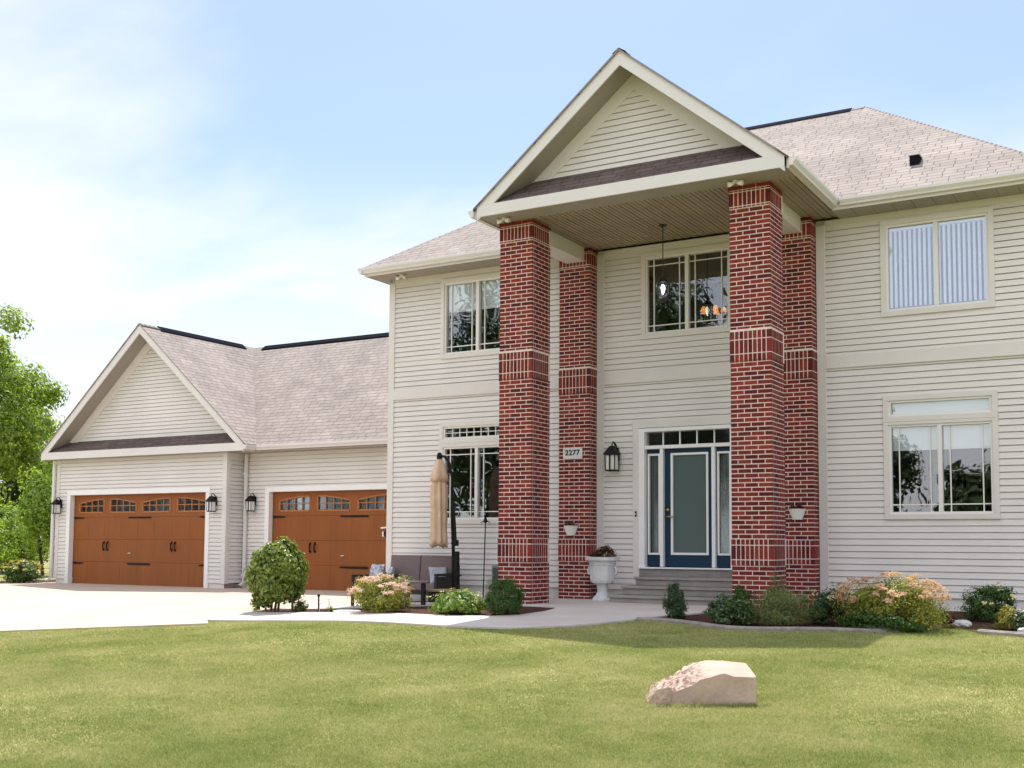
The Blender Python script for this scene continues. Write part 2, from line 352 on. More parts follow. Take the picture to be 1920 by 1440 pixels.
# grass blades on the lawn the photo shows (denser toward the viewer)
def value_noise(x, y, sc, seed=0):
    x = x*sc+seed*17.3; y = y*sc+seed*9.1; xi = np.floor(x).astype(int); yi = np.floor(y).astype(int); fx = x-xi; fy = y-yi
    fx = fx*fx*(3-2*fx); fy = fy*fy*(3-2*fy)
    h = lambda a, b: np.modf(np.abs(np.sin(a*127.1+b*311.7+seed)*43758.5453))[0]
    return (h(xi, yi)*(1-fx)+h(xi+1, yi)*fx)*(1-fy)+(h(xi, yi+1)*(1-fx)+h(xi+1, yi+1)*fx)*fy
CAMP = (14.0062, -18.7742, .9897)
def grass():
    N = 2600000
    # sample by distance from the viewpoint so that near lawn is denser
    r = 3.2*np.exp(rng.random(N)*math.log(19/3.2)); a = math.radians(-30.6)+np.radians(rng.uniform(-34, 34, N))
    x = CAMP[0]+np.sin(a)*r; y = CAMP[1]+np.cos(a)*r
    keep = (y < 0.1) & (x < 17) & (rng.random(N) < np.clip(.62*(r/3.2)**.55, 0, 1))
    for p in (DRIVE, WALK, LBED, PATIO): keep &= ~inpoly(x, y, p)
    keep &= ~(inpoly(x, y, RBED) & ~((x > 10.95) & (x < 11.85) & (y < -2.75)))
    x = x[keep]; y = y[keep]; r = r[keep]
    nz = .55*value_noise(x, y, .55, 1)+.3*value_noise(x, y, 1.7, 2)+.15*value_noise(x, y, 6, 3)
    k2 = rng.random(len(x)) < np.clip(1.25-.8*nz, .25, 1); x = x[k2]; y = y[k2]; r = r[k2]; nz = nz[k2]
    ta = math.atan2(.5085, .861); u_ = rng.uniform(-.5, .52, 3200); v2 = np.where(rng.random(3200) < .75, rng.normal(-.02, .02, 3200), rng.uniform(-.1, .5, 3200)); kk = (v2 < .0) | (np.abs(u_) > .43); kk &= True; u_ = u_[kk]; v2 = v2[kk]
    nb = len(u_); x = np.append(x, 10.57+u_*math.cos(ta)-v2*math.sin(ta)); y = np.append(y, -9.90+u_*math.sin(ta)+v2*math.cos(ta)); r = np.append(r, np.full(nb, 9.)); nz = np.append(nz, -1.8*rng.random(nb))
    n = len(x); cl = value_noise(x, y, 4.2, 5)*value_noise(x, y, 11, 6); h = (.014+.022*rng.random(n))*(1.1-.45*nz)*(.8+.9*np.clip(cl-.25, 0, 1)); w = .0022+.0016*rng.random(n)+.00018*r
    an = rng.uniform(0, 2*PI, n); ln = rng.normal(0, .5, (n, 2))
    z = gv(x, y)-.003
    V = np.empty((n, 3, 3), np.float32)
    V[:, 0] = np.stack([x-np.cos(an)*w, y-np.sin(an)*w, z], 1); V[:, 1] = np.stack([x+np.cos(an)*w, y+np.sin(an)*w, z], 1)
    V[:, 2] = np.stack([x+ln[:, 0]*h, y+ln[:, 1]*h, z+h], 1)
    me = bpy.data.meshes.new('grass'); me.vertices.add(n*3); me.loops.add(n*3); me.polygons.add(n)
    me.vertices.foreach_set('co', V.ravel()); me.loops.foreach_set('vertex_index', np.arange(n*3, dtype=np.int32))
    me.polygons.foreach_set('loop_start', np.arange(0, n*3, 3, dtype=np.int32)); me.update()
    m = bpy.data.materials.new('grass_blade'); m.use_nodes = True; nt = m.node_tree; L = nt.links.new; b = nt.nodes['Principled BSDF']; out = nt.nodes['Material Output']
    tc = nt.nodes.new('ShaderNodeTexCoord')
    t1 = nt.nodes.new('ShaderNodeTexNoise'); t1.inputs['Scale'].default_value = .75; t1.inputs['Detail'].default_value = 7; t1.inputs['Roughness'].default_value = .65; L(tc.outputs['Object'], t1.inputs['Vector'])
    ge = nt.nodes.new('ShaderNodeNewGeometry'); ad = nt.nodes.new('ShaderNodeMath'); ad.operation = 'MULTIPLY_ADD'; L(ge.outputs['Random Per Island'], ad.inputs[0]); ad.inputs[1].default_value = .36; L(t1.outputs['Fac'], ad.inputs[2])
    rp = nt.nodes.new('ShaderNodeValToRGB'); e = rp.color_ramp.elements
    e[0].position = .42; e[0].color = (.205, .26, .07, 1); e[1].position = .95; e[1].color = (.58, .525, .275, 1); k = e.new(.68); k.color = (.36, .40, .13, 1)
    L(ad.outputs[0], rp.inputs[0]); L(rp.outputs[0], b.inputs['Base Color']); b.inputs['Roughness'].default_value = .8; b.inputs['Specular IOR Level'].default_value = .06
    t = nt.nodes.new('ShaderNodeBsdfTranslucent'); L(rp.outputs[0], t.inputs[0]); mx = nt.nodes.new('ShaderNodeMixShader'); mx.inputs[0].default_value = .35
    L(b.outputs[0], mx.inputs[1]); L(t.outputs[0], mx.inputs[2]); L(mx.outputs[0], out.inputs['Surface'])
    me.materials.append(m)
    o = bpy.data.objects.new('grass', me); COL.objects.link(o); o['kind'] = 'stuff'; tag(o, 'short mown green lawn grass with dry yellowish patches', 'grass')
grass()

# ------------------------------------------------------------------ the house
E4 = .1016; SLOT = .013
house = thing('house', 'two-storey beige vinyl-sided house with brick-columned gabled porch and attached two-bay garage', 'house')
def H(mb, name, m, **k): return mb.build(name, m, k.pop('parent', house), **k)

def siding(mb, x0f, x1f, z0, z1, y, holes=(), zb=0.21, P=.017):
    """lap siding facing -Y; x0f/x1f: numbers or functions of z"""
    fx0 = x0f if callable(x0f) else (lambda z: x0f); fx1 = x1f if callable(x1f) else (lambda z: x1f)
    k = math.floor((z0-zb)/E4)
    while zb+k*E4 < z1-1e-4:
        a0 = zb+k*E4; b0 = a0+E4; cuts = {max(a0, z0), min(b0, z1)}
        for h in holes:
            for zz in (h[2], h[3]):
                if a0 < zz < b0 and z0 < zz < z1: cuts.add(zz)
        cuts = sorted(cuts)
        for za, zc in zip(cuts[:-1], cuts[1:]):
            segs = [(None, None)]; zm = (za+zc)/2; ivs = [(fx0(zm), fx1(zm))]
            for h in holes:
                if h[2] < zm < h[3]:
                    new = []
                    for (p, q) in ivs:
                        if h[1] <= p or h[0] >= q: new.append((p, q)); continue
                        if h[0] > p: new.append((p, h[0]))
                        if h[1] < q: new.append((h[1], q))
                    ivs = new
            for p, q in ivs:
                pl = fx0 if abs(p-fx0(zm)) < 1e-6 else (lambda z, p=p: p); pr = fx1 if abs(q-fx1(zm)) < 1e-6 else (lambda z, q=q: q)
                if pr(za)-pl(za) < .003: continue
                zf = zc
                if abs(zc-b0) < 1e-6 and zc < z1-1e-4: zf = zc-SLOT
                if zf-za < .004: continue
                oa = P*(1-(za-a0)/E4); oc = P*(1-(zf-a0)/E4)
                if zf < zc:
                    mb.quad((pl(zf), y-oc, zf), (pr(zf), y-oc, zf), (pr(zf), y+.02, zf+.001), (pl(zf), y+.02, zf+.001))
                    mb.quad((pl(zf), y+.02, zf), (pr(zf), y+.02, zf), (pr(zf), y+.02, zc), (pl(zf), y+.02, zc))
                zc = zf
                xa, xb, xc, xd = pl(za), pr(za), max(pr(zc), pl(zc)), pl(zc)
                mb.quad((xa, y-oa, za), (xb, y-oa, za), (xc, y-oc, zc), (xd, y-oc, zc))
                mb.quad((xa, y+.02, za+.001), (xb, y+.02, za+.001), (xb, y-oa, za), (xa, y-oa, za))
        k += 1
    return mb
SOF = 6.38; XL, XR = 0.0, 12.2; YB = 8.0
WX0, WX1 = 1.335, 2.885      # left windows
RX0, RX1 = 9.893, 11.433     # right windows
CX0, CX1 = 5.682, 7.255      # centre window
TW = .085                    # trim width
holes = []
wins = dict(UL=(WX0, WX1, 4.742, 6.172), UC=(CX0, CX1, 4.764, 6.154), UR=(RX0, RX1, 4.762, 6.164),
            LL=(WX0, WX1, 1.474, 2.896), LLt=(WX0, WX1, 3.055, 3.30), LR=(RX0, RX1, 1.51, 2.925), LRt=(RX0, RX1, 3.06, 3.315))
for k, (a, b, c, d) in wins.items(): holes.append((a-TW, b+TW, c-TW, d+TW))
holes.append((5.43, 7.49, .0, 3.21))     # the door unit with its casing
# the front wall: left wing | entry | right wing, with a belt board between the storeys
w = MB()
for xa, xb in ((.12, 4.09), (4.86, 8.12), (8.91, XR-.12)):
    siding(w, xa, xb, .21, 3.93, 0, holes); siding(w, xa, xb, 4.11, 6.285, 0, holes)
H(w, 'wall', M['siding'])
def side_wall(x, facing):
    w = MB(); siding(w, .12, YB-.12, .21, 6.285, 0)
    w.v = [(x+facing*(-v[1]), v[0], v[2]) for v in w.v]
    if facing < 0: w.f = [f[::-1] for f in w.f]
    return H(w, 'wall', M['siding'])
side_wall(XL, -1); side_wall(XR, 1)
w = MB(); siding(w, .12, XR-.12, .21, 6.285, 0); w.v = [(v[0], YB-v[1], v[2]) for v in w.v]; H(w, 'wall', M['siding'])
# sheathing behind the siding keeps the house light-tight (holes left for the windows and the door)
sh = MB(); xsC = sorted({XL+.01, XR-.01}|{h[0]+.02 for h in holes}|{h[1]-.02 for h in holes}); zsC = sorted({-.2, 6.4}|{h[2]+.02 for h in holes}|{h[3]-.02 for h in holes})
for xa, xb in zip(xsC[:-1], xsC[1:]):
    for za, zb_ in zip(zsC[:-1], zsC[1:]):
        xm, zm = (xa+xb)/2, (za+zb_)/2
        if not any(h[0] < xm < h[1] and h[2] < zm < h[3] for h in holes): sh.quad((xa, .024, za), (xb, .024, za), (xb, .024, zb_), (xa, .024, zb_))
H(sh, 'sheathing', M['siding'])
for q in ((XL+.026, 5.40, .026, .2), (7.52, XR-.026, .026, .2), (XL+.026, .2, .2, YB-.03), (XR-.2, XR-.026, .2, YB-.03), (.2, XR-.2, YB-.2, YB-.03)): f = MB(); f.box(*q, -.45, .206); H(f, 'foundation', M['found'])
for x0, x1 in ((XL-.022, .12), (4.712, 4.86), (8.765, 8.91), (XR-.12, XR+.022)):
    c = MB()
    c.box(x0, x1, -.028, .0 if 0 < x0 < XR-.2 else .12, .2, 6.31)
    H(c, 'corner_board', M['trim'], bevel=.004)
for xa, xb in ((.121, 4.09), (4.861, 8.12), (8.911, XR-.121)):
    b = MB(); b.box(xa, xb, -.032, .0, 3.93, 4.11); b.box(xa, xb, -.045, .0, 3.905, 3.93); H(b, 'belt_board', M['trim'])
    b = MB(); b.box(xa, xb, -.026, .0, 6.285, SOF); H(b, 'frieze_board', M['trim'])

# brick columns
def brick_column(x0, y0, wd, dp, ztop, faces='fblr', z0=0.0):
    mb = MB(); ch = .0690; bl = (wd-.0)/3; mj = .0145; bh = ch-mj; TH = .05
    bands = [(.70, 1.115), (3.745, 4.235), (5.95+.1, 6.35)]
    def course(za, zb, kind, par, out=0.0):
        jit = lambda: rng.uniform(-.001, .001)
        def put(a, b, side, za=za, zb=zb):   # brick running along the side between a and b
            j = out+jit()
            if side == 'f': mb.box(x0+a-(out if a < .01 else 0), x0+b+(out if b > wd-.01 else 0), y0-j, y0+TH, za, zb)
            if side == 'b': mb.box(x0+a, x0+b, y0+dp-TH, y0+dp+j, za, zb)
            if side == 'r': mb.box(x0+wd-TH, x0+wd+j, y0+a, y0+b, za, zb)
            if side == 'l': mb.box(x0-j, x0+TH, y0+a, y0+b, za, zb)
        for sd in faces:
            Lg = wd if sd in 'fb' else dp; st = 0.0 if sd in 'fb' else TH+mj; en = Lg if sd in 'fb' else Lg-(TH+mj if 'b' in faces else 0)
            if kind == 'run':
                u = bl; o = (0 if par else u/2)
                if sd in 'lr': o = u/2+.02 if par else .02
                e = [st]+[x for x in [o+i*u for i in range(-1, 6)] if st+.03 < x < en-.03]+[en]
            else:
                k = max(1, round((en-st)/.0690)); e = [st+(en-st)*i/k for i in range(k+1)]
            for a, b in zip(e[:-1], e[1:]):
                put(a+(mj/2 if a > st else 0), b-(mj/2 if b < en else 0), sd)
    z = z0+mj; par = 0
    while z < ztop-.03:
        bd = next((b for b in bands if b[0]-.03 <= z < b[1]-.06), None)
        if bd:
            tot = bd[1]-bd[0]; e = (tot-4*mj-.2)/2
            for hgt in (e, .2, e):
                course(z, z+hgt, 'sold', 0, .007); z += hgt+mj
            continue
        course(z, min(z+bh, ztop), 'run', par, .014 if ztop-z < .16 else 0); par ^= 1; z += ch
    mb.box(x0+.003, x0+wd-.003, y0+.003, y0+dp-(.003 if 'b' in faces else 0), z0-.25, ztop, 1)
    for bd in bands: mb.box(x0-.004, x0+wd+.004, y0-.004, y0+dp+(.004 if 'b' in faces else 0), bd[0]+.012, bd[1]-.012, 1)
    return H(mb, 'brick_column', [M['brick'], M['mortar']])
C1, C2, CW = 4.085, 8.133, .622
for cx in (C1, C2):
    brick_column(cx, -2.425, CW, CW, 6.42); brick_column(cx, -.305, CW, .304, 6.42, 'flr')

# porch: beams, ceiling, gable
for bx0, bx1 in ((4.24, 4.60), (8.25, 8.60)):
    b = MB(); b.box(bx0, bx1, -1.80, -.31, 6.17, 6.44); b.box(bx0-.012, bx1+.012, -1.80, -.31, 6.16, 6.185); H(b, 'beam', M['trim'], bevel=.004)
ceil = MB(); x = 3.95
i = 0
while x < 9.15:
    x1 = min(x+.155, 9.15); ceil.box(x, x1-.02, -2.46, -.03, 6.42, 6.435); ceil.box(x+.055, x+.07, -2.46, -.03, 6.412, 6.42); x = x1
ceil.box(3.95, 9.15, -2.46, -.03, 6.436, 6.44)
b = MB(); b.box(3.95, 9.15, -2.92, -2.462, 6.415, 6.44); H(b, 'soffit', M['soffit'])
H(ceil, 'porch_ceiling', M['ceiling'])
GX, GH, GZ = 6.55, 2.665, 8.715; SL = (GZ-6.55)/GH   # gable centre, half span, ridge height, slope
def rake(mb, cx, half, zr, sl, y0, y1, top, bot, x_in=0):
    for s in (-1, 1):
        pts = [(cx, y0, zr-top), (cx+s*half, y0, zr-sl*half-top), (cx+s*half, y0, zr-sl*half-bot), (cx, y0, zr-bot)]
        mb.prism(pts if s < 0 else pts[::-1], (0, y1-y0, 0))
r_ = MB(); rake(r_, GX, 2.60, GZ, SL, -2.95, -2.92, .03, .255); H(r_, 'rake_board', M['fascia'])
b = MB(); b.prism([(GX-2.6, -2.955, 6.41), (GX+2.6, -2.955, 6.41), (GX+2.6, -2.955, 6.60), (GX-2.6, -2.955, 6.60)], (0, .03, 0)); H(b, 'fascia_board', M['fascia'])
b = MB()
for s in (-1, 1): b.quad((GX, -2.92, GZ-.20), (GX+s*2.55, -2.92, GZ-.20-SL*2.55), (GX+s*2.55, -2.30, GZ-.20-SL*2.55), (GX, -2.30, GZ-.20))
H(b, 'rake_soffit', M['soffit'])
gw = MB(); zt = GZ-.47
siding(gw, lambda z: GX-max(0, (zt-z)/SL), lambda z: GX+max(0, (zt-z)/SL), 7.02, zt, -2.40, zb=7.02, P=.02); H(gw, 'gable_wall', M['siding'])
b = MB(); b.poly([(GX-2.5, -2.37, 6.5), (GX+2.5, -2.37, 6.5), (GX, -2.37, GZ-.22)]); H(b, 'gable_sheathing', M['siding'])
b = MB(); rake(b, GX, 2.15, GZ-.2, SL, -2.425, -2.39, .0, .27); H(b, 'gable_trim', M['trim'])
b = MB(); hw0 = (GZ-.22-6.61)/SL; hw1 = (GZ-.22-7.05)/SL
b.quad((GX-hw0, -2.925, 6.605), (GX+hw0, -2.925, 6.605), (GX+hw1, -2.40, 7.05), (GX-hw1, -2.40, 7.05), uv=[(0, 0), (2*hw0, 0), (hw0+hw1, .69), (hw0-hw1, .69)])
H(b, 'pent_roof', M['pent'])
# roofs
RZ, RY, EZ, EY = 9.74, 4.0, 6.555, -.62
XLE, XRE = -.22, 12.57; rx0, rx1 = 4.40, 8.66
def slope_face(mb, pts, origin, udir, thick=.0):
    P = [Vector(p) for p in pts]; u = Vector(udir).normalized(); n = (P[1]-P[0]).cross(P[2]-P[0]).normalized(); v = n.cross(u)
    if v.z < 0: v = -v
    o = Vector(origin); mb.poly(pts, uv=[((p-o).dot(u), (p-o).dot(v)) for p in P])
rf = MB(); YE2 = 2*RY-EY
slope_face(rf, [(XLE, EY, EZ), (XRE, EY, EZ), (rx1, RY, RZ), (rx0, RY, RZ)], (XLE, EY, EZ), (1, 0, 0))
slope_face(rf, [(XRE, EY, EZ), (XRE, YE2, EZ), (rx1, RY, RZ)], (XRE, EY, EZ), (0, 1, 0))
slope_face(rf, [(XRE, YE2, EZ), (XLE, YE2, EZ), (rx0, RY, RZ), (rx1, RY, RZ)], (XLE, YE2, EZ), (1, 0, 0))
slope_face(rf, [(XLE, YE2, EZ), (XLE, EY, EZ), (rx0, RY, RZ)], (XLE, EY, EZ), (0, 1, 0))
roof = H(rf, 'roof', M['roof'])
def cap(mb, a, b, r=.075, n=0):     # overlapping hip / ridge cap shingles
    a = Vector(a); b = Vector(b); d = b-a; k = int(d.length/.14); t = d.normalized(); s = t.cross(Vector((0, 0, 1))).normalized(); u = s.cross(t)
    for i in range(k):
        p = a+d*(i/k); q = a+d*((i+1.25)/k); lift = .004
        for sg in (-1, 1):
            mb.quad(p+u*(.008+lift), q+u*.004, q+u*.004+s*sg*.11-u*.075, p+u*(.008+lift)+s*sg*.115-u*.075, uv=[(0, .05), (.14, .05), (.14, .14), (0, .14)])
for e_ in (((XRE, EY, EZ), (rx1, RY, RZ)), ((XLE, EY, EZ), (rx0, RY, RZ))): cp = MB(); cap(cp, *e_); H(cp, 'hip_cap', M['roof'], parent=roof)
cp = MB(); cap(cp, (rx1, RY, RZ), (8.42, RY, RZ)); H(cp, 'ridge_cap', M['roof'], parent=roof)
v = MB(); v.prism([(rx0+.2, RY-.17, RZ-.10), (rx0+.2, RY-.15, RZ-.075), (rx0+.2, RY, RZ+.028), (rx0+.2, RY+.15, RZ-.075), (rx0+.2, RY+.17, RZ-.10)], (8.40-rx0-.2, 0, 0)); H(v, 'ridge_vent', M['vent'], parent=roof)
vx, vy = 10.30, .38; vz = EZ+(vy-EY)*(RZ-EZ)/(RY-EY)
v = MB(); v.box(vx-.075, vx+.075, vy-.08, vy+.16, vz-.1, vz+.115); v.box(vx-.09, vx+.09, vy-.10, vy+.16, vz+.116, vz+.132, 1); H(v, 'roof_vent', [M['vent'], M['fascia']], parent=roof)
pr = MB(); yv = EY+(GZ-EZ)*(RY-EY)/(RZ-EZ)
for s in (-1, 1): slope_face(pr, [(GX, -2.985, GZ), (GX+s*GH, -2.985, GZ-SL*GH), (GX+s*GH, EY, GZ-SL*GH), (GX, yv, GZ)][::s], (GX+s*GH, -2.985, GZ-SL*GH), (0, 1, 0))
for s in (-1, 1):
    e = [(GX, -2.985, GZ-.004), (GX+s*GH, -2.985, GZ-SL*GH-.004), (GX+s*GH, -2.985, GZ-SL*GH-.032), (GX, -2.985, GZ-.032)]
    pr.poly(e[::s], uv=[(0, .0), (.1, .0), (.1, .02), (0, .02)])
    pr.poly([(e[2][0], EY, e[2][2]), e[2], e[3], (GX, yv, GZ-.032)][::s], uv=[(0, 0), (1, 0), (1, 1), (0, 1)])
cap(pr, (GX, -2.98, GZ), (GX, yv, GZ)); H(pr, 'porch_roof', M['roof'])
# soffits, fascias, gutters
def soffit_strip(mb, x0, x1, y0, y1, z, along='y', pw=.30):
    if along == 'y':
        k = max(1, round((x1-x0)/pw)); 
        for i in range(k): mb.box(x0+(x1-x0)*i/k, x0+(x1-x0)*(i+1)/k-.008, y0, y1, z, z+.012)
    else:
        k = max(1, round((y1-y0)/pw))
        for i in range(k): mb.box(x0, x1, y0+(y1-y0)*i/k, y0+(y1-y0)*(i+1)/k-.008, z, z+.012)
    mb.box(x0, x1, y0, y1, z+.013, z+.02)
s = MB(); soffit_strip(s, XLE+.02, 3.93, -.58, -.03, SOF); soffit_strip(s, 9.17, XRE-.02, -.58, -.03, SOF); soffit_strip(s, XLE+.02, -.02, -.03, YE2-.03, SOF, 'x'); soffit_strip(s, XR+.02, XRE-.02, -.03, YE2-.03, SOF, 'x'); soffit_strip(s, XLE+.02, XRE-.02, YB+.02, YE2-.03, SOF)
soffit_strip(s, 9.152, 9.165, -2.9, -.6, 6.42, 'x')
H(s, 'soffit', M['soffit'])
def gutter(mb, a, b, out, z):   # K-style gutter from a to b (x,y), bulging toward out
    a = Vector((*a, 0)); d = Vector((*b, 0))-a; o = Vector((*out, 0)).normalized()
    prof = [(0, 0), (.06, 0), (.07, .03), (.105, .075), (.105, .115), (.095, .115), (.095, .08), (.06, .036), (0, .02)]
    prof2 = [(0, 0), (.06, 0), (.07, .03), (.105, .075), (.105, .118), (0, .118)]
    pts = [a+o*p[0]+Vector((0, 0, z+p[1])) for p in prof2]
    if (pts[1]-pts[0]).cross(pts[2]-pts[0]).dot(d) > 0: pts = pts[::-1]
    mb.prism(pts, d)
gt = []
for a, b, o in (((XLE-.02, -.60), (3.885, -.60), (0, -1)), ((9.335, -.60), (XRE, -.60), (0, -1)), ((9.215, -2.97), (9.215, -.60), (1, 0)), ((3.885, -2.97), (3.885, -.60), (-1, 0)), ((XLE, -.70), (XLE, YE2), (-1, 0))):
    m_ = MB(); gutter(m_, a, b, o, 6.415); H(m_, 'gutter', M['fascia'], bevel=.003)
fb = MB(); fb.box(XLE+.0, 3.9, -.60, -.58, 6.37, 6.55); fb.box(9.2, XRE, -.60, -.58, 6.37, 6.55); fb.box(9.17, 9.212, -2.92, -.58, 6.40, 6.55); fb.box(3.888, 3.93, -2.92, -.58, 6.40, 6.55); fb.box(XLE+.001, XLE+.02, -.58, YE2, 6.37, 6.55); fb.box(XRE-.02, XRE, -.58, YE2, 6.37, 6.55); fb.box(XLE+.02, XRE-.02, YE2-.03, YE2-.01, 6.37, 6.55)
H(fb, 'fascia_board', M['fascia'])

# windows
def window(x0, x1, z0, z1, y=0.0, mull=True, grille='prairie', sides='bt', gb=.115, room=True, shade=None, gl='glass'):
    root = MB(); t = TW; yo = y-.035
    root.box(x0-t, x1+t, yo, y+.03, z1, z1+t); root.box(x0-t, x1+t, yo-.006, y+.03, z0-t, z0); root.box(x0-t, x0, yo, y+.03, z0, z1); root.box(x1, x1+t, yo, y+.03, z0, z1)
    wn = H(root, 'window', M['trim'], bevel=.004)
    fr = MB(); b = .035; y1, y2 = y-.012, y+.075; xm = (x0+x1)/2
    fr.box(x0, x1, y1, y2, z1-b, z1); fr.box(x0, x1, y1, y2, z0, z0+b); fr.box(x0, x0+b, y1, y2, z0+b, z1-b); fr.box(x1-b, x1, y1, y2, z0+b, z1-b)
    if mull: fr.box(xm-.032, xm+.032, y1-.006, y2, z0+b, z1-b)
    H(fr, 'frame', M['winframe'], parent=wn)
    panes = [(x0+b, xm-.032), (xm+.032, x1-b)] if mull else [(x0+b, x1-b)]
    for (a, c) in panes:
        p = MB(); p.box(a, c, y+.036, y+.042, z0+b, z1-b); H(p, 'glass', M[gl], parent=wn)
        if grille:
            gm = MB(); bw = .009
            if grille == 'prairie':
                for xx in (a+gb, c-gb): gm.box(xx-bw, xx+bw, y+.018, y+.034, z0+b, z1-b)
                if 'b' in sides: gm.box(a, c, y+.02, y+.032, z0+b+gb-bw, z0+b+gb+bw)
                if 't' in sides: gm.box(a, c, y+.02, y+.032, z1-b-gb-bw, z1-b-gb+bw)
            elif grille == 'grid':
                k = 9
                for i in range(1, k): xx = a+(c-a)*i/k; gm.box(xx-bw*.8, xx+bw*.8, y+.018, y+.034, z0+b, z1-b)
                gm.box(a, c, y+.02, y+.032, (z0+z1)/2-bw*.8, (z0+z1)/2+bw*.8)
            H(gm, 'grille', M['winframe'], parent=wn)
        if shade:
            s = MB(); zz = z1-b-(z1-z0)*shade; s.box(a+.01, c-.01, y+.085, y+.095, zz, z1-b); s.box(a+.005, c-.005, y+.08, y+.10, zz-.03, zz); H(s, 'roller_shade', M['shade'], parent=wn)
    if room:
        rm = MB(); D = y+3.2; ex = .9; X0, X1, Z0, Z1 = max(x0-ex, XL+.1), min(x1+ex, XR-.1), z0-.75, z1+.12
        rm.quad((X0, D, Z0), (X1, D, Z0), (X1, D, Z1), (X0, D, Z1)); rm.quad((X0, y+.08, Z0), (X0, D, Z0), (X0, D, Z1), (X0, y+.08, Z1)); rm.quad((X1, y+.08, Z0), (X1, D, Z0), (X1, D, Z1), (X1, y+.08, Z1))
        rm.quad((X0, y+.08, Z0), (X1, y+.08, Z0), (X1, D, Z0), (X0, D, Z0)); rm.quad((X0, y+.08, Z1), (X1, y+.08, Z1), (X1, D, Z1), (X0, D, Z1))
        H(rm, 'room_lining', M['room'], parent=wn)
    return wn
window(*wins['UL'], sides='b', shade=.36)
window(*wins['UC'])
wur = window(*wins['UR'], grille=None, gl='glass_up')
bl = MB(); x = RX0+.06; i = 0
while x < RX1-.05:
    a = .25+.1*rng.uniform(-1, 1); c_, s_ = math.cos(a)*.021, math.sin(a)*.021
    bl.quad((x-c_, .075-s_, 4.83), (x+c_, .075+s_, 4.83), (x+c_, .075+s_, 6.08), (x-c_, .075-s_, 6.08)); x += .0745
bl.box(RX0+.04, RX1-.04, .05, .11, 6.08, 6.13); H(bl, 'vertical_blind', M['slat'], parent=wur)
window(*wins['LL']); window(*wins['LLt'], mull=False, grille='grid', room=True)
window(*wins['LR'], sides='b', shade=.24); window(*wins['LRt'], mull=False, grille=None, shade=.85)

# front door unit
dz0, dz1 = .625, 2.70
b = MB()   # beige casing
b.box(5.43, 5.555, -.035, .0, .20, 3.08); b.box(7.365, 7.49, -.035, .0, .20, 3.08); b.box(5.43, 7.49, -.038, .0, 3.08, 3.21); H(b, 'door_casing', M['trim'], bevel=.004)
b = MB(); b.box(5.556, 5.665, -.05, .16, .60, 3.07); b.box(7.255, 7.364, -.05, .16, .60, 3.07); b.box(5.665, 7.255, -.05, .16, 3.005, 3.07); b.box(5.665, 7.255, -.02, .16, 2.70, 2.762)
b.box(5.945, 6.005, -.01, .16, .62, 2.70); b.box(6.905, 6.965, -.01, .16, .62, 2.70); b.box(5.556, 7.364, -.07, .16, .585, .612); H(b, 'door_frame', M['white'], bevel=.003)
p = MB(); p.box(5.665, 7.255, .077, .083, 2.762, 3.005); tr = H(p, 'transom_window', M['glassdoor'])
for i in range(1, 5): p = MB(); xx = 5.665+1.59*i/5; p.box(xx-.010, xx+.010, .05, .075, 2.762, 3.005); H(p, 'glazing_bar', M['white'], parent=tr)
d = MB(); d.box(6.008, 6.135, .07, .115, dz0, dz1-.006); d.box(6.815, 6.902, .07, .115, dz0, dz1-.006); d.box(6.135, 6.815, .07, .115, dz0, .84); d.box(6.135, 6.815, .07, .115, 2.61, dz1-.006)
door = H(d, 'front_door', M['door'])
b = MB(); 
for q in ((6.125, 6.165, .83, 2.62), (6.785, 6.825, .83, 2.62)): b.box(q[0], q[1], .05, .12, q[2], q[3])
b.box(6.165, 6.785, .05, .12, .83, .87); b.box(6.165, 6.785, .05, .12, 2.58, 2.62); H(b, 'glass_frame', M['white'], parent=door, bevel=.003)
b = MB(); b.box(6.165, 6.785, .09, .10, .87, 2.58); H(b, 'glass', M['frost'], parent=door)
b = MB(); b.tube([(6.065, .07, 1.50), (6.065, .02, 1.50), (6.20, .01, 1.50)], .012); H(b, 'handle', M['brass'], parent=door, smooth=True); b = MB(); b.tube([(6.065, .07, 1.62), (6.065, .045, 1.62)], .028, 12); H(b, 'lock', M['brass'], parent=door, smooth=True)
for xa, xb in ((5.667, 5.943), (6.967, 7.253)):
    b = MB(); b.box(xa, xb, .072, .11, dz0, .84); b.box(xa, xb, .072, .11, 2.61, 2.698); b.box(xa, xa+.035, .072, .11, .84, 2.61); b.box(xb-.02, xb, .072, .11, .84, 2.61); sl = H(b, 'sidelight', M['door'])
    b = MB(); b.box(xa+.02, xa+.05, .05, .115, .83, 2.62); b.box(xb-.05, xb-.015, .05, .115, .83, 2.62); b.box(xa+.05, xb-.05, .05, .115, .83, .865); b.box(xa+.05, xb-.05, .05, .115, 2.585, 2.62); H(b, 'glass_frame', M['white'], parent=sl)
    b = MB(); b.box(xa+.05, xb-.05, .09, .096, .865, 2.585); H(b, 'glass', M['glassdoor'], parent=sl)
    b = MB(); xx = xa+.055
    while xx < xb-.06: b.box(xx, xx+.03, .15+.01*math.sin(xx*90), .16+.01*math.sin(xx*90), .86, 2.59); xx += .034
    H(b, 'curtain', M['grey'], parent=sl)
b = MB(); D = 2.6; X0, X1, Z0, Z1 = 5.2, 7.7, .45, 3.1
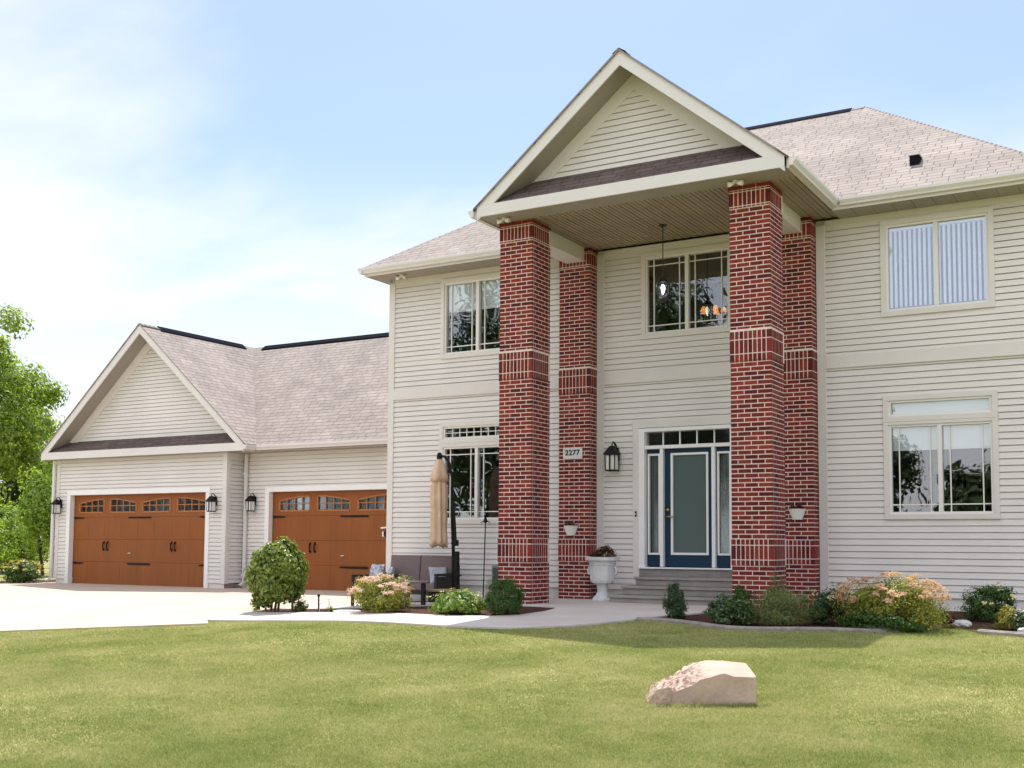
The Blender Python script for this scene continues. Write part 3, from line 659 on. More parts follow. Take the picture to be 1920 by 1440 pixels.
b.quad((X0, D, Z0), (X1, D, Z0), (X1, D, Z1), (X0, D, Z1)); b.quad((X0, .17, Z0), (X0, D, Z0), (X0, D, Z1), (X0, .17, Z1)); b.quad((X1, .17, Z0), (X1, D, Z0), (X1, D, Z1), (X1, .17, Z1)); b.quad((X0, .17, Z0), (X1, .17, Z0), (X1, D, Z0), (X0, D, Z0)); b.quad((X0, .17, Z1), (X1, .17, Z1), (X1, D, Z1), (X0, D, Z1)); H(b, 'hall_lining', M['room'])
b = MB(); b.box(5.43, 7.49, -.03, .0, .455, .584); H(b, 'threshold_board', M['found'])
for x0, x1, yf, z0, z1 in ((5.47, 7.87, -1.16, -.1, .155), (5.58, 7.865, -.86, .157, .305), (5.68, 7.86, -.56, .307, .452)):
    b = MB(); b.box(x0+.03, x1-.02, yf+.035, -.02, z0, z1-.045); b.box(x0, x1, yf, -.02, z1-.045, z1); H(b, 'step', M['step'], bevel=.008)

# ------------------------------------------------------------------ attached garage
GS = 3.24; GLX, GRX, GY1, GY2 = -12.95, -6.59, 2.15, 2.74; D1, D2 = (-12.37, -7.27), (-5.70, -.60); DZ0, DZ1 = -.13, 2.262
gx, gh, gz = -9.53, 3.83, 6.71; gs = (gz-3.40)/gh; gyF = 1.85
w = MB(); siding(w, GLX+.12, GRX-.12, .0, GS, GY1, [(D1[0]-.13, D1[1]+.13, -1, DZ1+.13)], zb=.0); siding(w, GRX+.02, -.0, .0, GS, GY2, [(D2[0]-.13, D2[1]+.13, -1, DZ1+.13)], zb=.0); H(w, 'garage_wall', M['siding'])
w = MB(); siding(w, GY1+.12, GY2, .0, GS-.12, 0, zb=.0); w.v = [(GRX-v[1], v[0], v[2]) for v in w.v]; H(w, 'garage_wall', M['siding'])
w = MB(); siding(w, GY1+.12, 9.9, .0, GS, 0, zb=.0); w.v = [(GLX+v[1], v[0], v[2]) for v in w.v]; w.f = [f_[::-1] for f_ in w.f]; H(w, 'garage_wall', M['siding'])
w = MB(); siding(w, GLX, 0, .0, GS, 0, zb=.0); w.v = [(v[0], 9.9-v[1], v[2]) for v in w.v]; H(w, 'garage_wall', M['siding'])
def back(mb, x0, x1, y, d0, d1):
    mb.quad((x0, y, -.3), (d0-.12, y, -.3), (d0-.12, y, GS), (x0, y, GS)); mb.quad((d1+.12, y, -.3), (x1, y, -.3), (x1, y, GS), (d1+.12, y, GS)); mb.quad((d0-.12, y, DZ1+.12), (d1+.12, y, DZ1+.12), (d1+.12, y, GS), (d0-.12, y, GS))
w = MB(); back(w, GLX+.03, GRX-.03, GY1+.024, *D1); back(w, GRX, 0, GY2+.024, *D2); H(w, 'sheathing', M['siding'])
for q in ((GLX+.03, D1[0]-.13, GY1+.026, GY1+.2), (D1[1]+.13, GRX-.03, GY1+.026, GY1+.2), (GRX-.2, GRX-.03, GY1+.201, GY2+.3), (GRX-.028, D2[0]-.13, GY2+.026, GY2+.2), (D2[1]+.13, 0, GY2+.026, GY2+.2)):
    w = MB(); w.box(*q, -.4, -.004); H(w, 'foundation', M['found'])
for x0, x1, y0, y1 in ((GLX-.02, GLX+.12, GY1-.028, GY1+.12), (GRX-.12, GRX+.024, GY1-.028, GY1+.12)):
    c = MB(); c.box(x0, x1, y0, y1, -.02, GS); H(c, 'corner_board', M['trim'], bevel=.004)
c = MB(); c.box(GRX, GRX+.022, GY1+.121, GY2-.02, GS-.13, GS); H(c, 'frieze_board', M['trim'])
def garage_door(d, gy, arches):
    t = MB(); t.box(d[0]-.135, d[0]-.0, gy-.03, gy+.12, -.15, DZ1); t.box(d[1]+.0, d[1]+.135, gy-.03, gy+.12, -.15, DZ1); t.box(d[0]-.135, d[1]+.135, gy-.03, gy+.12, DZ1, DZ1+.13); H(t, 'garage_door_trim', M['white'], bevel=.004)
    ym = gy+.13; mb = MB(); n = 4; hs = (DZ1-DZ0)/n
    wl = d[1]-d[0]; wz0, wz1 = 1.80, 2.15
    ops = [(d[0]+wl*a, d[0]+wl*b) for a, b in ((.043, .233), (.281, .477), (.525, .725), (.776, .975))]
    for k in range(n):
        z0 = DZ0+k*hs+.003; z1 = DZ0+(k+1)*hs-.003
        if k < 3:
            mb.box(d[0], d[1], ym, ym+.05, z0, z1)
            for j in range(8):      # raised planks
                a = d[0]+wl*(j/8)+.05; b = d[0]+wl*((j+1)/8)-.05; mb.box(a, b, ym-.0025, ym, z0+.09, z1-.09)
        else:
            ex = [d[0]]+[v_ for o_ in ops for v_ in o_]+[d[1]]
            for a, b in zip(ex[0::2], ex[1::2]): mb.box(a, b, ym, ym+.05, z0, z1)
            for a, b in ops: mb.box(a, b, ym, ym+.05, z0, wz0); mb.box(a, b, ym, ym+.05, wz1, z1)
    gd = H(mb, 'garage_door', M['wood'])
    for j, (a, b) in enumerate(ops):
        rise = .11; sg = 1 if j % 2 == 0 else -1; N = 10
        top = lambda t: wz1-.02-rise*(1-math.sin(PI/2*min(1, (t if sg > 0 else 1-t)*1.05)))   # rises toward the pair's middle
        wm = MB()
        pts = [(a+(b-a)*i/N, top(i/N)) for i in range(N+1)]
        for (xa, za), (xb, zb_) in zip(pts[:-1], pts[1:]):
            wm.add([(xa, ym-.012, za), (xb, ym-.012, zb_), (xb, ym-.012, zb_+.035), (xa, ym-.012, za+.035), (xa, ym+.04, za), (xb, ym+.04, zb_), (xb, ym+.04, zb_+.035), (xa, ym+.04, za+.035)], [(0, 1, 2, 3), (0, 4, 5, 1), (3, 2, 6, 7)])
        wm.box(a, b, ym-.012, ym+.04, wz0-.03, wz0+.01); wm.box(a-.02, a+.02, ym-.012, ym+.04, wz0-.03, pts[0][1]+.03); wm.box(b-.02, b+.02, ym-.012, ym+.04, wz0-.03, pts[-1][1]+.03)
        for i in range(1, 4): xx = a+(b-a)*i/4; wm.box(xx-.012, xx+.012, ym-.006, ym+.02, wz0, top(i/4))
        wm.box(a, b, ym-.004, ym+.018, 1.955, 1.977); wo = H(wm, 'door_window', M['woodtrim'], parent=gd)
        fl = MB()    # the board above the arch
        for (xa, za), (xb, zb_) in zip(pts[:-1], pts[1:]): fl.quad((xa, ym+.002, za+.02), (xb, ym+.002, zb_+.02), (xb, ym+.002, wz1+.001), (xa, ym+.002, wz1+.001))
        H(fl, 'arch_board', M['wood'], parent=gd)
        p = MB(); p.box(a, b, ym+.028, ym+.034, wz0, wz1); H(p, 'door_glass', M['gglass'], parent=gd)
    for (a, b) in ((-.005*0+.0, .085), (.418, .592), (.93, 1.0)):
        for z in (1.645, .425):
            hb = MB(); xa, xb = d[0]+wl*a+.02*(a == 0), d[0]+wl*b-.02*(b == 1)
            if a == .418: hb.prism([(xa, ym-.016, z), (xa+.05, ym-.016, z-.018), ((xa+xb)/2, ym-.016, z-.024), (xb-.05, ym-.016, z-.024), (xb, ym-.016, z), (xb-.05, ym-.016, z+.024), ((xa+xb)/2, ym-.016, z+.024), (xa+.05, ym-.016, z+.024)], (0, .012, 0))
            else:
                if a == 0: P_ = [(xa, z-.03), (xb-.06, z-.018), (xb, z), (xb-.06, z+.018), (xa, z+.03)]
                else: P_ = [(xb, z+.03), (xa+.06, z+.018), (xa, z), (xa+.06, z-.018), (xb, z-.03)]
                hb.prism([(px_, ym-.016, pz_) for px_, pz_ in P_], (0, .012, 0))
            H(hb, 'hinge', M['black'], parent=gd)
    for fx in (.241, .270, .743, .768):
        hb = MB(); xx = d[0]+wl*fx; hb.tube([(xx, ym-.012, .78), (xx, ym-.045, .81), (xx, ym-.045, .97), (xx, ym-.012, 1.0)], .016, 8); hb.box(xx-.022, xx+.022, ym-.014, ym-.004, .76, .82); hb.box(xx-.022, xx+.022, ym-.014, ym-.004, .96, 1.02); H(hb, 'handle', M['black'], parent=gd)
    hb = MB(); xx = d[0]+wl*.443; hb.tube([(xx, ym, .70), (xx, ym-.05, .70)], .012); hb.tube([(xx-.05, ym-.05, .70), (xx+.05, ym-.05, .715)], .012); H(hb, 'latch', M['fascia'], parent=gd)
    b = MB(); b.box(d[0]-.1, d[1]+.1, ym+.25, ym+.27, -.15, DZ1+.1); H(b, 'inner_lining', M['garage_in'], parent=gd)
garage_door(D1, GY1, 0); garage_door(D2, GY2, 0)
# garage roofs: front gable + main ridge
RY2, RZ2, EY2, EZ2 = 6.1, 6.70, 2.22, 3.39
s2 = (RZ2-EZ2)/(RY2-EY2)
rf = MB(); xe = gx+gh; xw = gx-gh
slope_face(rf, [(xe, EY2, EZ2), (-.02, EY2, EZ2), (-.02, RY2, RZ2), (gx, RY2, RZ2)], (xe, EY2, EZ2), (1, 0, 0))
slope_face(rf, [(-.02, 2*RY2-EY2, EZ2), (xw, 2*RY2-EY2, EZ2), (gx, RY2, RZ2), (-.02, RY2, RZ2)], (xw, 2*RY2-EY2, EZ2), (1, 0, 0))
slope_face(rf, [(xe, gyF-.03, 3.40), (xe, EY2, 3.40), (gx, RY2, gz), (gx, gyF-.03, gz)], (xe, gyF, 3.40), (0, 1, 0))
slope_face(rf, [(xw, 2*RY2-EY2, 3.40), (xw, gyF-.03, 3.40), (gx, gyF-.03, gz), (gx, RY2, gz)], (xw, gyF, 3.40), (0, 1, 0))
for s in (-1, 1):
    e = [(gx, gyF-.03, gz-.004), (gx+s*gh, gyF-.03, 3.396), (gx+s*gh, gyF-.03, 3.37), (gx, gyF-.03, gz-.03)]; rf.poly(e[::s], uv=[(0, 0), (.1, 0), (.1, .02), (0, .02)])
    rf.poly([e[3], (gx, RY2, gz-.03), (gx+s*gh, EY2+.3, 3.37), e[2]][::s], uv=[(0, 0), (1, 0), (1, 1), (0, 1)])
cap(rf, (gx, gyF, gz), (gx, 2.6, gz))
groof = H(rf, 'garage_roof', M['roof'])
v = MB(); v.prism([(gx-.17, 2.45, gz-.14), (gx-.15, 2.45, gz-.095), (gx, 2.45, gz+.03), (gx+.15, 2.45, gz-.095), (gx+.17, 2.45, gz-.14)], (0, 3.2, 0)); H(v, 'ridge_vent', M['vent'], parent=groof)
v = MB(); v.prism([(gx+.45, RY2-.17, RZ2-.14), (gx+.45, RY2-.15, RZ2-.09), (gx+.45, RY2, RZ2+.03), (gx+.45, RY2+.15, RZ2-.09), (gx+.45, RY2+.17, RZ2-.14)], (-gx-.5, 0, 0)); H(v, 'ridge_vent', M['vent'], parent=groof)
b = MB(); rake(b, gx, gh-.07, gz, gs, gyF, gyF+.03, .03, .26); H(b, 'rake_board', M['fascia'])
b = MB(); b.prism([(xw+.07, gyF-.004, GS), (xe-.07, gyF-.004, GS), (xe-.07, gyF-.004, 3.435), (xw+.07, gyF-.004, 3.435)], (0, .03, 0)); H(b, 'fascia_board', M['fascia'])
b = MB()
for s in (-1, 1): b.quad((gx, gyF+.03, gz-.21), (gx+s*(gh-.1), gyF+.03, gz-.21-gs*(gh-.1)), (gx+s*(gh-.1), 2.45, gz-.21-gs*(gh-.1)), (gx, 2.45, gz-.21))
H(b, 'rake_soffit', M['soffit'])
gw = MB(); zt = gz-.50; siding(gw, lambda z: gx-max(0, (zt-z)/gs), lambda z: gx+max(0, (zt-z)/gs), 3.75, zt, 2.35, zb=3.75, P=.018); H(gw, 'gable_wall', M['siding'])
b = MB(); b.poly([(gx-3.6, 2.38, 3.3), (gx+3.6, 2.38, 3.3), (gx, 2.38, gz-.23)]); H(b, 'gable_sheathing', M['siding'])
b = MB(); rake(b, gx, 3.35, gz-.21, gs, 2.32, 2.36, .0, .29); H(b, 'gable_trim', M['trim'])
hw0 = (gz-.23-3.44)/gs; hw1 = (gz-.23-3.75)/gs
b = MB(); b.quad((gx-hw0, gyF+.02, 3.437), (gx+hw0, gyF+.02, 3.437), (gx+hw1, 2.35, 3.755), (gx-hw1, 2.35, 3.755), uv=[(0, 0), (2*hw0, 0), (hw0+hw1, .58), (hw0-hw1, .58)]); H(b, 'pent_roof', M['pent'])
s = MB(); soffit_strip(s, xw+.07, GLX-.03, gyF+.03, 9.8, GS, 'x'); soffit_strip(s, GRX+.03, xe-.07, gyF+.03, 2.20, GS, 'x'); soffit_strip(s, GLX-.03, GRX+.03, gyF+.03, GY1-.03, GS); soffit_strip(s, GRX+.03, -.03, 2.25, GY2-.02, GS); H(s, 'soffit', M['soffit'])
for a, b_, o in (((xe-.0, 2.26), (-.04, 2.26), (0, -1)), ((xe-.06, gyF-.02), (xe-.06, 2.255), (1, 0))):
    m_ = MB(); gutter(m_, a, b_, o, 3.265); H(m_, 'gutter', M['fascia'], bevel=.003)
fb = MB(); fb.box(xe-.06, -.03, 2.262, 2.28, GS-.005, 3.385); fb.box(xe-.085, xe-.065, gyF+.03, 2.26, GS-.005, 3.385); H(fb, 'fascia_board', M['fascia'])
for pts in ([(GLX-.055, 2.07, 3.22), (GLX-.055, 2.07, .0), (GLX-.055, 1.92, -.08)], [(GRX+.16, 2.66, 3.22), (GRX+.16, 2.66, .0), (GRX+.16, 2.50, -.08)]):
    m_ = MB(); x_, y_, _z = pts[0]; m_.box(x_-.04, x_+.04, y_-.03, y_+.03, 0.02, 3.23); m_.prism([(x_-.04, y_-.03, .02), (x_-.04, y_+.03, .02), (x_-.04, y_-.12, -.08), (x_-.04, y_-.18, -.04)], (.08, 0, 0))
    H(m_, 'downspout', M['fascia'], bevel=.006)

# ------------------------------------------------------------------ fixtures on the house
def lantern(label, loc, sc=1.0):
    t = thing('wall_lantern', label, 'lantern', loc, 0, 'black lanterns on the house walls')
    b = MB(); b.box(-.055, .055, -.012, 0, -.06, .18); b.tube([(0, -.01, .12), (0, -.05, .22), (0, -.11, .275), (0, -.16, .25), (0, -.165, .19)], .012, 8); b.tube([(0, -.01, .12), (.03, -.04, .2), (.02, -.1, .26)], .009, 8); H(b, 'bracket', M['black'], parent=t)
    b = MB(); q = .115; c = -.165
    b.add([(-q, c-q, .06), (q, c-q, .06), (q, c+q, .06), (-q, c+q, .06), (-.035, c-.035, .195), (.035, c-.035, .195), (.035, c+.035, .195), (-.035, c+.035, .195), (-q, c-q, .035), (q, c-q, .035), (q, c+q, .035), (-q, c+q, .035)],
          [(0, 1, 5, 4), (1, 2, 6, 5), (2, 3, 7, 6), (3, 0, 4, 7), (4, 5, 6, 7), (8, 9, 1, 0), (9, 10, 2, 1), (10, 11, 3, 2), (11, 8, 0, 3), (11, 10, 9, 8)]); H(b, 'roof', M['black'], parent=t)
    b = MB(); q = .095; q2 = .088
    for sx in (-1, 1):
        for sy in (-1, 1): b.tube([(sx*q, c+sy*q, .04), (sx*q2, c+sy*q2, -.23)], .010, 4)
    b.box(-.09, .09, c-.09, c+.09, -.25, -.225); b.box(-.012, .012, c-.105, c-.09, -.23, .04); H(b, 'cage', M['black'], parent=t)
    b = MB(); b.box(-.078, .078, c-.078, c+.078, -.224, .03); H(b, 'lamp_glass', M['lampglass'], parent=t)
    t.scale = (sc, sc, sc); return t
l0 = lantern('large black carriage lantern beside the blue front door', (5.10, -.018, 2.57), 1.02)
def lan(label, loc, sc): c = dup(l0, label, loc); c.scale = (sc,)*3; return c
lan('black lantern at the far left corner of the garage front', (-12.76, GY1-.018, 1.98), .88)
lan('black lantern between the left garage door and the corner board', (-6.93, GY1-.018, 1.98), .88)
lan('black lantern on the recessed wall left of the second garage door', (-6.18, GY2-.018, 2.0), .88)
# small lamp at the corner of the house by the second garage door
t = thing('corner_lamp', 'small white-capped black lamp on the house corner beside the second garage door', 'lamp', (-.04, .06, 1.18))
b = MB(); b.box(-.05, .02, -.05, .05, -.06, .10); b.box(-.09, -.05, -.04, .04, -.03, .06); H(b, 'body', M['black'], parent=t, bevel=.01)
b = MB(); b.prism([(-.15, -.055, .12), (.02, -.055, .15), (.02, -.055, .165), (-.15, -.055, .145)], (0, .11, 0)); b.box(-.12, -.09, -.035, .035, -.04, .06); H(b, 'cap', M['white'], parent=t)
# soffit lights
def soffit_light(label, loc):
    t = thing('soffit_light', label, 'flood light', loc, 0, 'white flood lights under the eaves')
    b = MB(); b.tube([(0, 0, 0), (0, 0, -.03)], .05, 12); H(b, 'base', M['white'], parent=t)
    b = MB()
    for s in (-1, 1): b.tube([(s*.02, 0, -.03), (s*.07, -.03, -.055), (s*.11, -.05, -.06)], [.02, .035, .045], 12)
    H(b, 'lamp_head', M['white'], parent=t, smooth=True); return t
sl0 = soffit_light('white twin flood light under the left eave above the upper window', (.50, -.32, SOF))
dup(sl0, 'white twin flood light above the front left brick column', (4.30, -2.66, 6.42)); dup(sl0, 'white twin flood light above the front right brick column', (8.32, -2.66, 6.42))
# number plaque
t = thing('number_plaque', 'pale stone house-number plaque on the left rear brick column', 'sign', (4.375, -.309, 2.655))
b = MB(); b.box(-.195, .195, -.022, 0, -.105, .105); H(b, 'plate', M['urn'], parent=t, bevel=.006)
cu = bpy.data.curves.new('digits', 'FONT'); cu.body = '2277'; cu.size = .135; cu.align_x = 'CENTER'; cu.extrude = .004; cu.offset = .003; cu.space_character = 1.12
to = bpy.data.objects.new('digits_tmp', cu); COL.objects.link(to); bpy.context.view_layer.update()
me = bpy.data.meshes.new_from_object(to.evaluated_get(bpy.context.evaluated_depsgraph_get())); bpy.data.objects.remove(to)
me.materials.clear(); me.materials.append(M['bronze']); dg = bpy.data.objects.new('digits', me); COL.objects.link(dg); dg.parent = t; dg.rotation_euler = (PI/2, 0, 0); dg.location = (0, -.026, -.035)
# doorbell
t = thing('doorbell', 'tiny black doorbell on the casing left of the front door', 'doorbell', (5.495, -.036, 1.55))
b = MB(); b.box(-.016, .016, -.012, 0, -.05, .05); H(b, 'plate', M['black'], parent=t, bevel=.004); b = MB(); b.tube([(0, -.012, .0), (0, -.018, .0)], .01, 10); H(b, 'button', M['lampglass'], parent=t)
# porch pendant
t = thing('pendant_lantern', 'bronze pendant lantern on a long rod from the porch ceiling', 'pendant lamp', (6.44, -1.0, 6.42))
b = MB(); b.lathe([(.07, 0), (.065, -.02), (.02, -.04)], n=16); H(b, 'canopy', M['bronze'], parent=t)
b = MB(); b.tube([(0, 0, -.03), (0, 0, -.93)], .009, 8); H(b, 'rod', M['bronze'], parent=t)
b = MB(); b.lathe([(.02, -.90), (.05, -.93), (.11, -.99), (.12, -1.0)], n=6)
for k in range(6): a = PI/3*k; b.tube([(.11*math.cos(a), .11*math.sin(a), -1.0), (.085*math.cos(a), .085*math.sin(a), -1.28)], .007, 5)
b.lathe([(.10, -1.28), (.09, -1.30), (.03, -1.33)], n=6); H(b, 'cage', M['bronze'], parent=t)
b = MB(); b.lathe([(.02, -1.03), (.035, -1.08), (.03, -1.14), (.012, -1.2)], n=12); H(b, 'bulb', emit_mat('bulb', (1, .95, .88), 1.6), parent=t, smooth=True)
# chandelier indoors
t = thing('chandelier', 'dark chandelier with glowing amber glass shades inside the upper centre window', 'chandelier', (6.27, 1.8, 6.02))
t.scale = (.72, .72, .72)
b = MB(); b.tube([(0, 0, 0), (0, 0, -.45)], .01, 6); b.lathe([(.02, -.38), (.14, -.50), (.02, -.56)], n=12)
for k in range(5):
    a = 2*PI*k/5+.3; b.tube([(0, 0, -.5), (.12*math.cos(a), .12*math.sin(a), -.62), (.26*math.cos(a), .26*math.sin(a), -.64), (.28*math.cos(a), .28*math.sin(a), -.70)], .011, 6)
H(b, 'frame', M['black'], parent=t); em = emit_mat('amber_shade', (1, .34, .05), .32, (.5, .2, .04))
for k in range(5):
    a = 2*PI*k/5+.3; b = MB(); b.lathe([(.03, .06), (.055, .02), (.075, -.04), (.08, -.07)], (.28*math.cos(a), .28*math.sin(a), -.74), n=12); H(b, 'lamp_shade', em, parent=t, smooth=True)
# box behind the upper left window
t = MB(); t.box(-.09, .09, -.09, .09, 0, .2); bo = t.build('storage_box', mat('cardboard', (.62, .38, .18), .8, dirt=(.5, .22, .1), vscale=14), loc=(2.52, .35, 5.0)); tag(bo, 'small tan and orange box on a shelf inside the upper left window', 'box')
t = MB(); t.box(2.18, 2.80, .2, .5, 4.975, 4.998); t.box(2.2, 2.23, .2, .5, 4.2, 4.974); t.box(2.75, 2.78, .2, .5, 4.2, 4.974); sh_ = t.build('shelf', M['dark_frame']); tag(sh_, 'low dark shelf standing inside the upper left window', 'shelf')

# ------------------------------------------------------------------ foliage
def leaf_mesh(name, P, N, size, m, parent=None, asp=.55, fold=.25, loc=None):
    """P centres (n,3), N preferred normals (n,3); one folded diamond leaf each"""
    n = len(P); P = np.asarray(P, float); N = np.asarray(N, float)+rng.normal(0, .45, (n, 3)); N /= np.linalg.norm(N, axis=1, keepdims=True)+1e-9
    T = np.cross(N, rng.normal(0, 1, (n, 3))); T /= np.linalg.norm(T, axis=1, keepdims=True)+1e-9; B = np.cross(N, T)
    s = (size*(.6+.8*rng.random(n)))[:, None]
    V = np.empty((n, 4, 3), np.float32); V[:, 0] = P-T*s*.5; V[:, 2] = P+T*s*.5; V[:, 1] = P+B*s*asp*.5+N*s*fold*.4; V[:, 3] = P-B*s*asp*.5+N*s*fold*.4
    me = bpy.data.meshes.new(name); me.vertices.add(n*4); me.loops.add(n*6); me.polygons.add(n*2); me.vertices.foreach_set('co', V.ravel())
    idx = (np.arange(n)[:, None]*4+np.array([0, 1, 2, 0, 2, 3])).ravel().astype(np.int32)
    me.loops.foreach_set('vertex_index', idx); me.polygons.foreach_set('loop_start', np.arange(0, n*6, 3, dtype=np.int32)); me.update(); me.materials.append(m)
    o = bpy.data.objects.new(name, me); COL.objects.link(o)
    if parent: o.parent = parent
    return o
def blob(n, c, r, seed=0, clumps=30, cr=.34, shell=.55, flat=.75, lump=.18):
    """leaf centres gathered in clumps over an uneven ellipsoid; returns points and outward normals"""
    c = np.array(c, float); r = np.array(r, float)
    d = rng.normal(0, 1, (clumps, 3)); d /= np.linalg.norm(d, axis=1, keepdims=True); d[:, 2] = np.where(d[:, 2] < -flat, np.abs(d[:, 2])*.6, d[:, 2])
    rad = (shell+(1-shell)*rng.random(clumps)**.6)*(1+lump*rng.normal(0, 1, clumps))
    cc = d*rad[:, None]*(1-cr*.75); k = rng.integers(0, clumps, n); q = rng.normal(0, 1, (n, 3)); q /= np.linalg.norm(q, axis=1, keepdims=True)
    cs = cr*(.6+.8*rng.random(clumps)); q2 = q*(rng.random(n)**.45)[:, None]*cs[k][:, None]
    p = cc[k]+q2; nn = q*.7+p*.8+np.array([0, 0, .35]); return c+p*r, nn
def shrub(name, label, loc, w, h, n, size, m, cat='shrub', group=None, clumps=34, cr=.33, asp=.55, stems=5, flowers=None, lift=.0, dp=None, shell=.5, lump=.12, zc=.5, crown='foliage'):
    x, y = loc; z = g(x, y); t = thing(name, label, cat, (x, y, z), 0, group); dp = dp or w
    hh = (h-lift); P, N = blob(n, (0, 0, lift+hh*.46), (w/2*1.12, dp/2*1.12, hh*.60), clumps=clumps, cr=cr, shell=shell, lump=lump)
    P2, N2 = blob(int(n*.45), (0, 0, lift+hh*.26), (w/2*1.0, dp/2*1.0, hh*.34), clumps=max(10, clumps//2), cr=cr, shell=.7, lump=lump)
    P = np.vstack([P, P2]); N = np.vstack([N, N2])
    kk = P[:, 2] > .005; P = P[kk]; N = N[kk]
    fo = leaf_mesh(crown, P, N, size, m, t, asp)
    if stems:
        b = MB()
        for i in range(stems):
            a = 2*PI*i/stems+rng.uniform(-.3, .3); r1 = w*.05+.01; r2 = w*.28*rng.uniform(.6, 1.1)
            b.tube([(r1*math.cos(a), r1*math.sin(a), -.02), ((r1+r2)*.45*math.cos(a), (r1+r2)*.45*math.sin(a), lift+hh*.3), (r2*math.cos(a), r2*math.sin(a), lift+hh*.72)], [.010+.008*h, .008+.005*h, .004], 6)
        H(b, 'stem', M['stem'], parent=t)
    if flowers:
        nf, fs, fm, heads = flowers; hd = rng.normal(0, 1, (heads, 3)); hd /= np.linalg.norm(hd, axis=1, keepdims=True); hd[:, 2] = np.abs(hd[:, 2])*.9+.05
        hp = np.array([0, 0, lift+hh*zc])+hd*np.array([w/2, dp/2, hh*.54])*(1.03+.05*rng.normal(0, 1, heads))[:, None]
        k = rng.integers(0, heads, nf); q = rng.normal(0, 1, (nf, 3))*np.array([.028, .028, .014]); leaf_mesh('flowers', hp[k]+q, hd[k]+np.array([0, 0, 1]), fs, fm, fo, .9)
    return t
# round multi-stem shrub by the drive
t = thing('round_shrub', 'round clipped glossy green shrub on bare stems at the corner of the drive', 'shrub', (.51, -3.82, g(.51, -3.82)))
P, N = blob(15000, (0, 0, .70), (.56, .53, .63), clumps=130, cr=.24, shell=.66, lump=.03, flat=1.0); kk = P[:, 2] > .16; P = P[kk]; N = N[kk]; P2, N2 = blob(1100, (-.30, -.05, .30), (.18, .18, .34), clumps=14, cr=.4); P3, N3 = blob(350, (.32, 0, .36), (.12, .12, .2), clumps=8, cr=.4)
leaf_mesh('foliage', np.vstack([P, P2, P3]), np.vstack([N, N2, N3]), .068, M['leaf_round'], t, .62)
b = MB()
for q in ([(-.12, 0, -.03), (-.11, .02, .35), (-.2, 0, .7)], [(0, .03, -.03), (.06, 0, .2), (.10, .02, .4), (.2, 0, .8)], [(-.05, 0, -.03), (-.02, .05, .35), (.0, .1, .8)], [(.36, 0, -.03), (.355, .0, .28), (.30, 0, .55)]): b.tube(q, [.022]*2+[.014]*(len(q)-2), 7)
H(b, 'stem', M['stem'], parent=t)
shrub('flowering_shrub', 'mounded yellow-green shrub with pink flower heads in front of the patio', (2.95, -4.12), .95, .60, 7000, .034, M['leaf_spirea'], flowers=(2600, .026, M['flower'], 60), zc=.48, shell=.6)
t = shrub('fern', 'low bright green leafy plant beside the boxwood ball', (4.47, -4.22), .86, .37, 1700, .085, M['leaf_fern'], 'plant', asp=.35, stems=0, flowers=(60, .03, M['flower_y'], 10))
shrub('boxwood', 'dense dark green boxwood ball in front of the left brick column', (5.22, -4.12), .58, .57, 10000, .024, M['leaf_box'], clumps=90, cr=.22, shell=.75, lump=.03)
shrub('small_bush', 'small green bush between the left brick columns', (3.83, -.55), .32, .34, 900, .04, M['leaf_box'])
shrub('upright_shrub', 'narrow upright dark shrub in front of the entry steps', (7.80, -3.78), .36, .54, 5500, .024, M['leaf_dark'], clumps=50, cr=.28, shell=.55, lump=.1)
shrub('variegated_shrub', 'low cream-edged variegated shrub at the left end of the right bed', (8.70, -4.08), .74, .39, 2600, .045, M['leaf_var'], dp=.55)
shrub('small_bush', 'small plain green bush at the foot of the front right column', (8.45, -2.85), .36, .47, 1700, .034, M['leaf_box'])
shrub('juniper', 'broad feathery olive-green juniper in front of the right brick columns', (9.38, -4.0), .98, .53, 9000, .026, M['leaf_jun'], asp=.3, clumps=70, dp=.7)
shrub('juniper', 'pale feathery juniper top rising behind the broad olive one', (9.10, -3.35), .48, .62, 3400, .026, M['leaf_jun'], asp=.3)
shrub('dark_shrub', 'very dark green shrub with a few yellow blooms under the corner board', (9.85, -3.55), .62, .50, 3600, .034, M['leaf_dark'], flowers=(90, .03, M['flower_y'], 9))
shrub('spirea', 'widest golden shrub with peach-pink flower heads below the right window', (10.72, -3.75), 1.36, .68, 14000, .032, M['leaf_spirea'], flowers=(4200, .024, M['flower_peach'], 90), dp=.9, clumps=70)
t = shrub('spirea_skirt_plant', 'low dark green plant at the foot of the golden shrub', (10.65, -4.1), 1.1, .26, 3000, .035, M['leaf_box'], 'plant', dp=.3, stems=0)
shrub('green_shrub', 'loose mid-green shrub against the foundation at the right', (11.66, -2.3), .70, .50, 4200, .038, M['leaf_box'], flowers=(50, .04, M['flower_y'], 7))
shrub('red_plant', 'tuft of reddish-brown leaves behind the white stone', (11.20, -2.75), .28, .16, 500, .04, M['leaf_red'], 'plant', stems=0)
shrub('yellow_plant', 'spiky yellow-green plant at the right edge of the bed', (12.02, -3.35), .30, .30, 420, .07, M['leaf_yellow'], 'plant', asp=.22, stems=0)
shrub('edge_plant', 'low dark plant with pale blooms at the far right edge', (12.28, -3.45), .42, .26, 900, .04, M['leaf_dark'], 'plant', stems=0, flowers=(60, .04, M['lampglass'] and M['flower_y'], 5))
